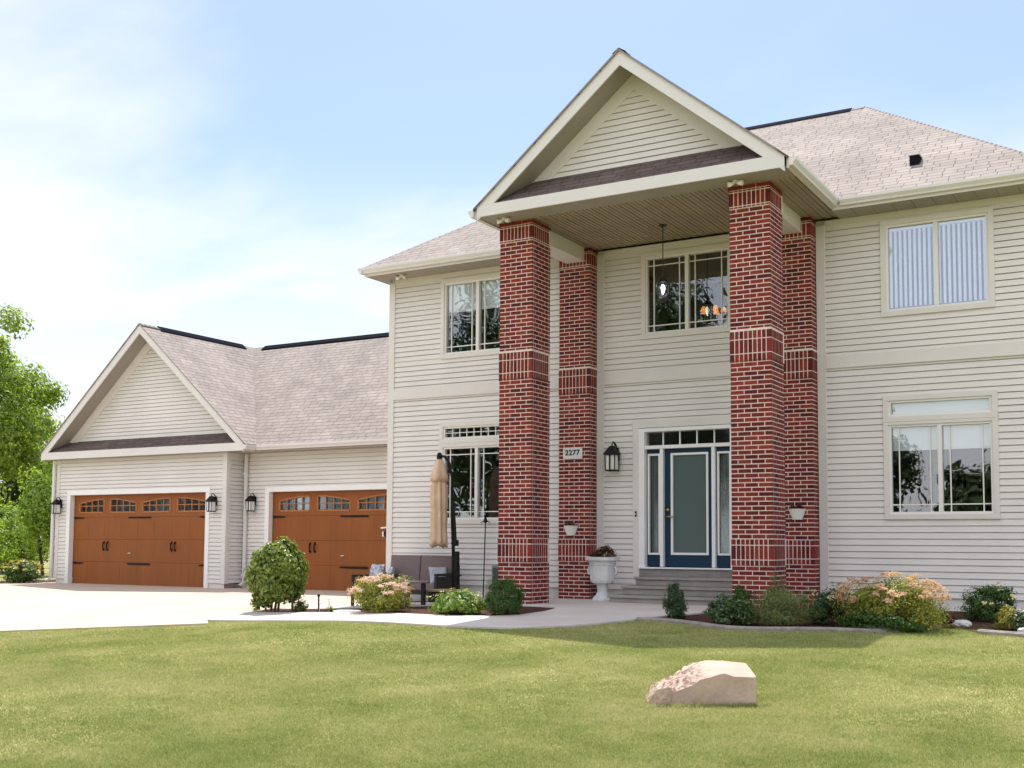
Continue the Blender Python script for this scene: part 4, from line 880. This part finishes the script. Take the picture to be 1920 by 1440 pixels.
# long arching blades right of the golden shrub
def blades(name, label, loc, n, L_, w_, m, spread=.9):
    x, y = loc; b = MB()
    for i in range(n):
        a = rng.uniform(0, 2*PI); l = L_*rng.uniform(.6, 1.1); e = rng.uniform(.3, spread); prev = None; d = Vector((math.cos(a), math.sin(a), 0)); s = Vector((-d.y, d.x, 0))
        for j in range(6):
            u = j/5; p = d*(l*e*u)+Vector((0, 0, l*(u*.95-.62*e*u*u))); ww = w_*(1-u**2)*.5+.001
            cur = (p-s*ww, p+s*ww)
            if prev: b.quad(prev[0], prev[1], cur[1], cur[0])
            prev = cur
    o = b.build(name, m, loc=(x, y, g(x, y))); tag(o, label, 'plant'); return o
blades('daylily', 'arching strap-leaved clump right of the golden shrub', (11.1, -3.1), 34, .42, .03, M['leaf_fern'])
blades('ornamental_grass', 'small tuft of thin grassy blades by the round shrub', (.98, -3.78), 40, .20, .014, M['leaf_jun'])
blades('ornamental_grass', 'thin grassy tuft beside the little white garden chair ornament', (1.62, -3.72), 44, .19, .014, M['leaf_fern'])
shrub('small_bush', 'tiny soft green bush under the round shrub', (.88, -3.62), .26, .22, 700, .03, M['leaf_box'], stems=0)
shrub('corner_shrub', 'low shrub half peach and half dark green at the left garage corner', (-13.5, 1.55), 1.05, .62, 3000, .06, M['leaf_box'], flowers=(1400, .06, M['leaf_yellow'], 34))

# trees
def tree(name, label, loc, h, cw, trunk_h, n, leaf, m, clumps=60, group=None, stems=1, cr=.24, shell=.35, crown_lo=None, tr=.2, lump=.12, dp=None, z0=None):
    x, y = loc; t = thing(name, label, 'tree', (x, y, g(x, y)), 0, group); lo = crown_lo if crown_lo is not None else trunk_h*.8; ch = h-lo
    P, N = blob(n, (0, 0, lo+ch*.5), (cw/2, (dp or cw)/2, ch/2), clumps=clumps, cr=cr, shell=shell, flat=1.0, lump=lump)
    leaf_mesh('crown', P, N, leaf, m, t, .6)
    b = MB()
    for s in range(stems):
        a0 = 2*PI*s/max(1, stems); bx, by = (.25*cw*.3*math.cos(a0), .25*cw*.3*math.sin(a0)) if stems > 1 else (0, 0)
        b.tube([(bx, by, -.2), (bx*1.3, by*1.3, trunk_h*.5), (bx*1.7+rng.uniform(-.2, .2), by*1.7, trunk_h), (bx*2.2, by*2.2, lo+ch*.6)], [tr*1.25, tr, tr*.85, tr*.25], 9)
        for k in range(6):
            a = rng.uniform(0, 2*PI); z1 = trunk_h*.8+ch*.45*k/6; r2 = cw*.36*rng.uniform(.7, 1.1)
            b.tube([(bx*1.6, by*1.6, z1), (bx*1.6+r2*.5*math.cos(a), by*1.6+r2*.5*math.sin(a), z1+ch*.12), (bx*1.6+r2*math.cos(a), by*1.6+r2*math.sin(a), z1+ch*.2)], [tr*.45, tr*.3, tr*.08], 6)
    H(b, 'trunk', M['bark'], parent=t); return t
tree('deciduous_tree', 'tall leafy tree with dark trunks standing beyond the garage', (-36.4, 14.5), 12.7, 10.6, 3.4, 70000, .19, M['leaf_tree'], clumps=230, cr=.165, stems=3, crown_lo=2.0, tr=.24, shell=.3, lump=.08)
tree('deciduous_tree', 'darker tree filling in behind the tall leafy tree', (-52, 27), 10.5, 14, 3.5, 16000, .36, M['leaf_back'], clumps=80, cr=.2, crown_lo=.6, tr=.3)
tree('sapling', 'bright light-green young tree beside the garage corner', (-18.9, 6.6), 4.4, 2.9, .9, 9500, .12, M['leaf_bright'], clumps=60, cr=.25, stems=3, crown_lo=.3, tr=.05)
tree('large_bush', 'pale green bushy growth left of the bright young tree', (-22.3, 7.6), 2.5, 3.6, .5, 9000, .11, M['leaf_bright'], clumps=50, cr=.26, stems=3, crown_lo=.0, tr=.04)
tree('large_bush', 'dark understorey bush below the tall leafy tree', (-30, 12.0), 2.4, 6.0, .4, 9000, .17, M['leaf_back'], clumps=60, cr=.22, stems=2, crown_lo=.0, tr=.06)
for x_, y_, h_, w_, lab in [(-70, -46, 16, 18, 'wide tree across the street at the far end of the drive'), (-54, -45, 15, 15, 'second tree from the far end of the drive across the street'), (-38, -44, 21, 15, 'farthest left tree of the row across the street, wide and tall'), (-26, -46, 24, 14, 'tallest round tree of the row across the street, reflected in the left windows'), (-13, -44, 22, 13, 'dense tree across the street reflected in the upper centre window'), (-4, -47, 13, 11, 'medium tree across the street right of the dense one'), (5, -50, 8, 8, 'low open tree across the street reflected in the lower right window'), (15, -46, 10, 9, 'rounded tree across the street behind the viewer'), (27, -48, 12, 12, 'broad tree at the right end of the row across the street')]:
    tree('street_tree', lab, (x_, y_), h_, w_, 3, 15000, .36, M['leaf_back'], clumps=90, cr=.24, crown_lo=.4, tr=.25, group='trees across the street')

# ------------------------------------------------------------------ patio and garden things
t = thing('loveseat', 'low dark-framed patio loveseat with grey-brown cushions against the left wing', 'sofa', (1.27, -.72, g(1.27, -.72)+.02))
zz = -t.location.z
b = MB()
for x0 in (-.78, .72): b.box(x0, x0+.06, -.52, .26, .50, .55); b.box(x0, x0+.06, -.52, -.46, 0, .499); b.box(x0, x0+.06, .20, .26, 0, .70)
b.box(-.719, .719, -.51, .25, .16, .22); b.box(-.719, .719, .20, .25, .22, .78); b.box(.75, .765, -.45, .19, .2, .49); H(b, 'frame', M['dark_frame'], parent=t, bevel=.006)
for x0, x1 in ((-.71, -.008), (.008, .71)):
    b = MB(); b.box(x0, x1, -.49, .10, .222, .36); H(b, 'seat_cushion', M['cushion'], parent=t, bevel=.035)
    b = MB(); b.prism([(x0, .03, .362), (x0, .17, .362), (x0, .20, .88), (x0, .08, .88)], (x1-x0, 0, 0)); H(b, 'back_cushion', M['cushion'], parent=t, bevel=.02)
def pillow(label, loc, rz, tilt, s=.36, m=M['pillow']):
    n = 12; mb = MB(); vs = []
    for sd in (1, -1):
        for j in range(n+1):
            for i in range(n+1):
                u, v_ = i/n*2-1, j/n*2-1; hgt = .075*max(0, (1-u**4)*(1-v_**4))**.5; k = 1-.08*(1-abs(u))*abs(v_)-.0; vs.append((u*s/2*(1-.07*(1-v_*v_)), sd*hgt, v_*s/2*(1-.07*(1-u*u))))
    o = (n+1)**2
    fs = [(j*(n+1)+i, j*(n+1)+i+1, (j+1)*(n+1)+i+1, (j+1)*(n+1)+i) for j in range(n) for i in range(n)]
    mb.add(vs, fs+[tuple(q+o for q in f_[::-1]) for f_ in fs]); ob = mb.build('throw_pillow', m, smooth=True, loc=loc); ob.rotation_euler = (tilt, 0, rz); tag(ob, label, 'pillow', 'throw pillows on the patio seats'); return ob
zs = t.location.z
M['pillow2'] = mat('pillow_plain', (.55, .57, .60), .8, .1, dirt=(.3, .32, .36), vscale=5)
pillow('grey-white throw pillow leaning on the loveseat\'s right arm', (1.83, -.86, zs+.50), .9, -.35, .36, M['pillow2']); pillow('grey throw pillow at the loveseat\'s left arm', (.70, -.86, zs+.50), -.9, -.35, .34, M['pillow2'])
# patio chair behind the flowers
t = thing('patio_chair', 'dark-framed patio chair mostly hidden behind the pink-flowering shrub', 'chair', (1.80, -2.75, g(1.80, -2.75)+.02), -.35)
b = MB()
for x0 in (-.32, .27): b.box(x0, x0+.05, -.3, .3, .5, .54); b.box(x0, x0+.05, -.3, -.25, 0, .499); b.box(x0, x0+.05, .25, .3, 0, .56)
b.box(-.269, .269, -.29, .29, .2, .25); b.box(-.269, .269, .24, .29, .25, .56); H(b, 'frame', M['dark_frame'], parent=t, bevel=.006)
b = MB(); b.box(-.26, .26, -.28, .2, .252, .36); H(b, 'seat_cushion', M['cushion'], parent=t, bevel=.03)
pillow('black-and-white patterned pillow on the chair behind the pink flowers', (1.80, -2.72, g(1.8, -2.75)+.56), -.35, -.2, .38)
t = thing('side_table', 'low table with a brown top and dark legs in front of the loveseat', 'table', (2.35, -2.95, g(2.35, -2.95)+.02))
b = MB(); b.box(-.5, .5, -.28, .28, .40, .435); H(b, 'table_top', M['tabletop'], parent=t, bevel=.006)
for sx in (-.44, .44):
    for sy in (-.23, .23): b = MB(); b.box(sx-.03, sx+.03, sy-.03, sy+.03, -.02, .40); H(b, 'leg', M['dark_frame'], parent=t)
t = thing('footstool', 'low dark footstool with a tan top edge beside the table', 'footstool', (3.02, -2.35, g(3.02, -2.35)+.02))
b = MB(); b.box(-.25, .25, -.2, .2, .02, .20); H(b, 'base', M['dark_frame'], parent=t, bevel=.01); b = MB(); b.box(-.27, .27, -.22, .22, .202, .24); H(b, 'top', mat('tan_top', (.26, .2, .12), .7), parent=t, bevel=.008)
# cantilever umbrella
gz0 = g(2.2, -1.0)+.02
t = thing('patio_umbrella', 'closed tan cantilever patio umbrella hanging from a black mast', 'umbrella', (2.24, -1.0, gz0))
h0 = -gz0
b = MB(); b.box(-.35, .35, -.03, .03, 0, .05); b.box(-.03, .03, -.35, .35, .051, .09); H(b, 'base', M['black'], parent=t)
b = MB(); b.tube([(.03, 0, .05), (.02, 0, .75), (-.02, 0, 1.5), (-.03, 0, 2.28), (-.10, 0, 2.56), (-.20, 0, 2.68), (-.30, 0, 2.70)], [.034, .034, .03, .028, .026, .024, .022], 10); H(b, 'mast', M['black'], parent=t, smooth=True)
b = MB(); b.tube([(-.02, -.03, 2.10), (.05, -.04, 1.6), (.09, -.04, 1.10)], .022, 8); b.box(.05, .13, -.08, .0, 1.02, 1.13); b.tube([(.09, -.04, 1.04), (.03, -.05, .95), (.02, -.05, .85)], .008, 6); b.box(.06, .13, -.05, .03, .30, .92); b.tube([(.10, -.04, .5), (.22, -.06, .48)], .015, 6); H(b, 'crank_arm', M['black'], parent=t)
b = MB(); fold = lambda a, z: 1+.17*math.sin(a*8+z*1.2)*min(1, max(0, (2.6-z)/.5))
N_ = 26
prof = []
for i in range(N_+1):
    u = i/N_; z = 2.62-1.62*u; r = .03+.085*min(1, u*3.2)**.8+.03*math.sin(u*3.0)-(.02 if .55 < u < .6 else 0)+.035*max(0, u-.8)/.2; prof.append((r, z))
b.lathe(prof[::-1], (-.32, 0, 0), 48, mod=fold); cn = H(b, 'canopy', M['tan'], parent=t, smooth=True); PV = cn.data.vertices
for v_ in PV:
    if v_.co.z < 1.25: a_ = math.atan2(v_.co.y, v_.co.x+.32); v_.co.z += (1.25-v_.co.z)*(.10*math.sin(a_*3+1)+.10*math.sin(a_*7)+.35*max(0, math.cos(a_+.9)))
b = MB(); b.lathe([(.165, 2.22), (.15, 2.33), (.085, 2.56), (.04, 2.64)], (-.32, 0, 0), 40, mod=lambda a, z: 1+.12*math.sin(a*4+.6)); H(b, 'canopy_flap', M['tan'], parent=cn, smooth=True)
b = MB(); b.lathe([(.05, 2.64), (.055, 2.70), (.03, 2.76)], (-.32, 0, 0), 12); H(b, 'finial', M['black'], parent=t)
b = MB(); b.lathe([(.138, 1.62), (.14, 1.66)], (-.32, 0, 0), 40, mod=lambda a, z: 1+.08*math.sin(a*8)); H(b, 'tie_strap', mat('strap', (.6, .45, .3), .8), parent=cn)
# torch pole and utility box near the left column
t = thing('garden_torch', 'thin black pole with a small finial against the wall left of the column', 'torch', (2.46, -.22, g(2.46, -.22)+.02))
b = MB(); b.tube([(-.04, 0, 0), (0, 0, 1.46)], .011, 7); H(b, 'pole', M['black'], parent=t); b = MB(); b.lathe([(.012, 1.44), (.05, 1.47), (.035, 1.50), (.02, 1.54), (.03, 1.58), (.006, 1.60)], n=10); b.tube([(-.10, 0, 1.45), (-.05, 0, 1.48), (.05, 0, 1.48), (.10, 0, 1.45)], .008, 6); H(b, 'finial', M['black'], parent=t)
t = thing('utility_box', 'grey metal utility box low on the wall beside the left column', 'utility box', (2.66, -.018, .42))
b = MB(); b.box(-.12, .12, -.10, 0, -.16, .18); H(b, 'box', M['grey'], parent=t, bevel=.01); b = MB(); b.box(-.09, .05, -.108, -.101, -.12, .14); H(b, 'door', M['glassdoor'], parent=t)
# ornament and stakes in the left bed
t = thing('chair_ornament', 'tiny white wire chair ornament with a dark post in the left bed', 'ornament', (1.45, -3.74, g(1.45, -3.74)+.01))
b = MB(); b.tube([(-.08, 0, 0), (-.08, 0, .26)], .013, 6); b.lathe([(.005, .24), (.028, .265), (.02, .29), (.004, .30)], (-.08, 0, 0), 8); H(b, 'post', M['black'], parent=t)
b = MB()
for p in ([(-.06, 0, .14), (.16, 0, .14)], [(.16, 0, .0), (.16, 0, .22)], [(.05, .1, 0), (.05, .1, .2)], [(-.06, 0, .2), (.05, .1, .21), (.16, 0, .22)], [(.05, .1, .14), (.16, 0, .14)], [(-.06, 0, 0), (-.06, 0, .2)]): b.tube(p, .006, 5)
H(b, 'seat', M['white'], parent=t)
# flat stepping stone
st = MB(); st.lathe([(.22, -.02), (.23, .015), (.21, .025)], n=18, mod=lambda a, z: 1+.08*math.sin(3*a)+.04*math.sin(7*a)); so = st.build('stepping_stone', M['conc'], loc=(2.05, -3.85, g(2.05, -3.85)+.015)); tag(so, 'flat pale stepping stone in the bed left of the pink flowers', 'stone')
# hanging pots on the columns
def wall_pot(label, loc, rz=0, plant=True):
    t = thing('wall_planter', label, 'planter', loc, rz, 'white half planters on the brick columns'); n = 12
    def ring(r, z): return [(r*math.cos(PI+PI*k/n), r*.8*math.sin(PI+PI*k/n), z) for k in range(n+1)]
    b = MB(); A = ring(.08, -.085); B = ring(.138, .075); C_ = ring(.142, .08); D_ = ring(.145, .09); E_ = ring(.13, .09); F_ = ring(.11, .05); R = [A, B, C_, D_, E_, F_]; m1 = n+1
    b.add([p for r in R for p in r], [(i*m1+k, i*m1+k+1, (i+1)*m1+k+1, (i+1)*m1+k) for i in range(5) for k in range(n)]+[tuple(range(m1))[::-1], tuple(range(5*m1, 6*m1))]); b.quad((-.08, 0, -.085), (.08, 0, -.085), (.14, 0, .088), (-.14, 0, .088)); H(b, 'pot', M['pot'], parent=t)
    if plant:
        P = rng.uniform([-.1, -.09, .06], [.1, -.01, .15], (160, 3)); leaf_mesh('plant', P, np.tile([0, 0, 1.], (160, 1)), .04, M['leaf_pot'], t)
    return t
wall_pot('white half planter on the left rear brick column', (4.34, -.309, 1.25)); wall_pot('white half planter with a small plant on the right rear brick column', (8.49, -.309, 1.51)); wall_pot('white half planter on the left side of the front right column', (C2-.003, -2.15, .78), -PI/2, False)
# urn
t = thing('garden_urn', 'large white classical urn planter standing left of the steps', 'urn', (5.17, -.72, .03))
b = MB(); b.lathe([(.18, 0), (.18, .03), (.165, .05), (.12, .10), (.095, .14), (.088, .17), (.085, .25), (.10, .275), (.105, .29), (.185, .31), (.20, .345), (.203, .36), (.212, .55), (.216, .60), (.228, .62), (.235, .66), (.25, .69), (.298, .70), (.303, .755), (.27, .76), (.258, .74)], n=36); 
for k in range(10): a = 2*PI*k/10; b.tube([(.20*math.cos(a), .20*math.sin(a), .35), (.214*math.cos(a), .214*math.sin(a), .59)], .011, 5)
ub = H(b, 'bowl', M['urn'], parent=t, smooth=False)
for s in (-1, 1): b = MB(); b.tube([(s*.20, 0, .46), (s*.26, 0, .47), (s*.275, 0, .53), (s*.25, 0, .58), (s*.21, 0, .57)], .024, 8); H(b, 'handle', M['urn'], parent=ub, smooth=True)
P, N = blob(900, (.02, 0, .80), (.25, .25, .16), clumps=22, cr=.3); leaf_mesh('plant', P, N, .05, M['leaf_pot'], t); b = MB(); b.lathe([(.0, .735), (.255, .74)], n=20); H(b, 'soil', M['soil'], parent=t)
# boulder on the lawn
def boulder():
    bx, by = 10.57, -9.90; z0 = g(bx, by); n = 90
    xs_ = np.linspace(-.43, .43, n)
    front = np.interp(xs_, [-.43, -.40, -.37, -.30, -.265, -.25, -.17, -.09, -.02, .06, .14, .18, .25, .43], [.03, .09, .135, .15, .15, .105, .135, .165, .215, .235, .262, .266, .243, .238])
    backz = np.interp(xs_, [-.43, -.38, -.27, -.18, -.13, -.05, -.02, .1, .25, .36, .43], [.05, .135, .185, .215, .255, .305, .315, .33, .325, .315, .308])
    y0 = np.interp(xs_, [-.43, -.39, -.30, -.262, -.25, .38, .43], [.12, .03, .0, .02, .045, .0, .02]); y1 = np.interp(xs_, [-.43, -.2, .3, .43], [.28, .42, .46, .43])
    rows = []; K = 26; KF = 14
    for k in range(KF): t_ = k/(KF-1); rows.append([(x, y0[i], -.06+(front[i]+.06)*t_) for i, x in enumerate(xs_)])
    for k in range(1, K+1): t_ = k/K; rows.append([(x, y0[i]+(y1[i]-y0[i])*t_, front[i]+(backz[i]-front[i])*(t_**.8)) for i, x in enumerate(xs_)])
    for k in range(1, 5): t_ = k/4; rows.append([(x, y1[i]+.03*t_, backz[i]+(-.06-backz[i])*t_) for i, x in enumerate(xs_)])
    V = []
    for j, r in enumerate(rows):
        for p in r:
            p = Vector(p); lf = 1 if p.x < -.255 else 0
            q = mnoise.noise(p*9)*.6+mnoise.noise(p*24)*.35+mnoise.noise(p*60)*.2; rid = abs(mnoise.noise(p*16+Vector((3, 3, 3))))
            if j < KF: a_ = (.035 if lf else .007)*min(1, (KF-1-j)/3+.2); V.append((p.x, p.y-a_*q, p.z))
            else:
                w_ = max(0, min(1, (.10-p.x)/.22)); a_ = .010+.042*w_; V.append((p.x+.012*w_*mnoise.noise(p*30), p.y-.3*a_*q, p.z+a_*q*.6-.16*w_*max(0, .20-rid)))
    F = [(j*n+i, j*n+i+1, (j+1)*n+i+1, (j+1)*n+i) for j in range(len(rows)-1) for i in range(n-1)]
    F += [tuple(j*n for j in range(len(rows)))[::-1], tuple(j*n+n-1 for j in range(len(rows)))]
    b = MB(); b.add(V, F); o = b.build('boulder', M['rock'], loc=(bx, by, z0)); o.rotation_euler = (0, 0, math.atan2(.5085, .861)); tag(o, 'split pinkish limestone boulder with a flat front lying on the lawn', 'boulder')
boulder()
def stone(label, loc, s):
    b = MB(); n, m_ = 16, 9; V = []
    for j in range(m_):
        for i in range(n):
            th = PI*j/(m_-1); a = 2*PI*i/n; p = Vector((math.sin(th)*math.cos(a), math.sin(th)*math.sin(a), math.cos(th))); k = 1+.25*mnoise.noise(p*2.2+Vector(loc)); V.append((p.x*s[0]*k, p.y*s[1]*k, p.z*s[2]*k))
    b.add(V, [(j*n+i, (j+1)*n+i, (j+1)*n+(i+1) % n, j*n+(i+1) % n) for j in range(m_-1) for i in range(n)]); o = b.build('stone', M['whiterock'], loc=loc); tag(o, label, 'stone'); return o
stone('white irregular stone at the edge of the right bed', (11.44, -3.08, g(11.44, -3.08)+.03), (.12, .09, .06))
stone('small white stone by the strap-leaved clump', (11.12, -2.62, .03), (.05, .045, .04)); stone('pale stone at the far right end of the bed', (12.25, -3.62, g(12.2, -3.6)+.03), (.10, .07, .05))

# ------------------------------------------------------------------ light, sky, camera
SUN = Vector((-1.5, 2.8, 6.6)).normalized(); el = math.asin(SUN.z); az = math.atan2(SUN.x, SUN.y)
ld = bpy.data.lights.new('sun', 'SUN'); ld.energy = 2.6; ld.angle = math.radians(.5); ld.color = (1, .96, .90)
lo = bpy.data.objects.new('sun', ld); COL.objects.link(lo); lo.rotation_euler = (-SUN).to_track_quat('-Z', 'Y').to_euler(); lo.location = (0, 0, 30)
wd = bpy.data.worlds.new('World'); SC.world = wd; wd.use_nodes = True; nt = wd.node_tree; L = nt.links.new; bg = nt.nodes['Background']
sky = nt.nodes.new('ShaderNodeTexSky'); sky.sky_type = 'NISHITA'; sky.sun_disc = False; sky.sun_elevation = el; sky.sun_rotation = az; sky.air_density = 1.0; sky.dust_density = 1.0; sky.ozone_density = 1.5
tc = nt.nodes.new('ShaderNodeTexCoord'); sx = nt.nodes.new('ShaderNodeSeparateXYZ'); L(tc.outputs['Generated'], sx.inputs[0])
zz_ = nt.nodes.new('ShaderNodeMath'); zz_.operation = 'MAXIMUM'; L(sx.outputs[2], zz_.inputs[0]); zz_.inputs[1].default_value = 0.0
za = nt.nodes.new('ShaderNodeMath'); za.operation = 'ADD'; za.inputs[1].default_value = .16; L(zz_.outputs[0], za.inputs[0])
dx = nt.nodes.new('ShaderNodeMath'); dx.operation = 'DIVIDE'; L(sx.outputs[0], dx.inputs[0]); L(za.outputs[0], dx.inputs[1])
dy = nt.nodes.new('ShaderNodeMath'); dy.operation = 'DIVIDE'; L(sx.outputs[1], dy.inputs[0]); L(za.outputs[0], dy.inputs[1])
cb = nt.nodes.new('ShaderNodeCombineXYZ'); L(dx.outputs[0], cb.inputs[0]); L(dy.outputs[0], cb.inputs[1])
mp = nt.nodes.new('ShaderNodeMapping'); mp.inputs['Rotation'].default_value = (0, 0, .5); mp.inputs['Scale'].default_value = (.55, 1.0, 1); mp.inputs['Location'].default_value = (3.1, 2.2, 0); L(cb.outputs[0], mp.inputs['Vector'])
n1 = nt.nodes.new('ShaderNodeTexNoise'); n1.inputs['Scale'].default_value = 1.1; n1.inputs['Detail'].default_value = 7; n1.inputs['Roughness'].default_value = .52; n1.inputs['Distortion'].default_value = .35; L(mp.outputs[0], n1.inputs['Vector'])
cr_ = nt.nodes.new('ShaderNodeMapRange'); cr_.interpolation_type = 'SMOOTHSTEP'; cr_.inputs[1].default_value = .385; cr_.inputs[2].default_value = .63; cr_.inputs[3].default_value = .24; cr_.inputs[4].default_value = .9; L(n1.outputs['Fac'], cr_.inputs[0])
hz = nt.nodes.new('ShaderNodeMapRange'); hz.inputs[1].default_value = .0; hz.inputs[2].default_value = .40; hz.inputs[3].default_value = 1.25; hz.inputs[4].default_value = 0.0; hz.clamp = True; L(zz_.outputs[0], hz.inputs[0])
mxx = nt.nodes.new('ShaderNodeMath'); mxx.operation = 'MAXIMUM'; L(cr_.outputs[0], mxx.inputs[0]); L(hz.outputs[0], mxx.inputs[1])
mx = nt.nodes.new('ShaderNodeMix'); mx.data_type = 'RGBA'; L(mxx.outputs[0], mx.inputs[0]); hs_ = nt.nodes.new('ShaderNodeHueSaturation'); hs_.inputs['Saturation'].default_value = 1.34; hs_.inputs['Hue'].default_value = .515; hs_.inputs['Value'].default_value = .86; L(sky.outputs[0], hs_.inputs['Color']); L(hs_.outputs[0], mx.inputs[6]); 
fb_ = nt.nodes.new('ShaderNodeMapRange'); fb_.interpolation_type = 'SMOOTHSTEP'; fb_.inputs[1].default_value = .05; fb_.inputs[2].default_value = -.65; L(sx.outputs[1], fb_.inputs[0])  # brighter, heavier cloud added behind the viewer as fill light on the front walls
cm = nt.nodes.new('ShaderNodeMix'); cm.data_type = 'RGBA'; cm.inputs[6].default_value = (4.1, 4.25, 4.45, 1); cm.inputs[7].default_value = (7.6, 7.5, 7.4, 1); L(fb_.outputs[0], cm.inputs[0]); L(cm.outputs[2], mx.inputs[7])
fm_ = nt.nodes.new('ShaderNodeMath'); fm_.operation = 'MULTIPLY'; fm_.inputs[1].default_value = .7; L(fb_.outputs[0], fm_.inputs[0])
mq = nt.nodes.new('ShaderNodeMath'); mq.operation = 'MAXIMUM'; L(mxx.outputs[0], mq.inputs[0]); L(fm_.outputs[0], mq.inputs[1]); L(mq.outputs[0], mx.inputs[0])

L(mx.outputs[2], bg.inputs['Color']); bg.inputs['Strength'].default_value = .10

cam = bpy.data.cameras.new('camera'); co = bpy.data.objects.new('camera', cam); COL.objects.link(co); SC.camera = co
CR = Vector((0.8610258898055265, 0.5085238381941621, 0.006158171228455406)); CU = Vector((0.030900553666801982, -0.06439937623228566, 0.9974456757758677)); CF = Vector((-0.5076214858215583, 0.858636259617057, 0.07116319837629147))
mw = Matrix((CR, CU, -CF)).transposed().to_4x4(); mw.translation = Vector(CAMP); co.matrix_world = mw
cam.sensor_width = 36; cam.lens = 2154.437/1920*36; cam.shift_y = (867.744-720)/1920; cam.clip_end = 2000; cam.clip_start = .1
vs_ = SC.view_settings; vs_.view_transform = 'Standard'; vs_.look = 'None'; vs_.exposure = 1.38; vs_.gamma = 1
SC.cycles.max_bounces = 8; SC.cycles.transparent_max_bounces = 12
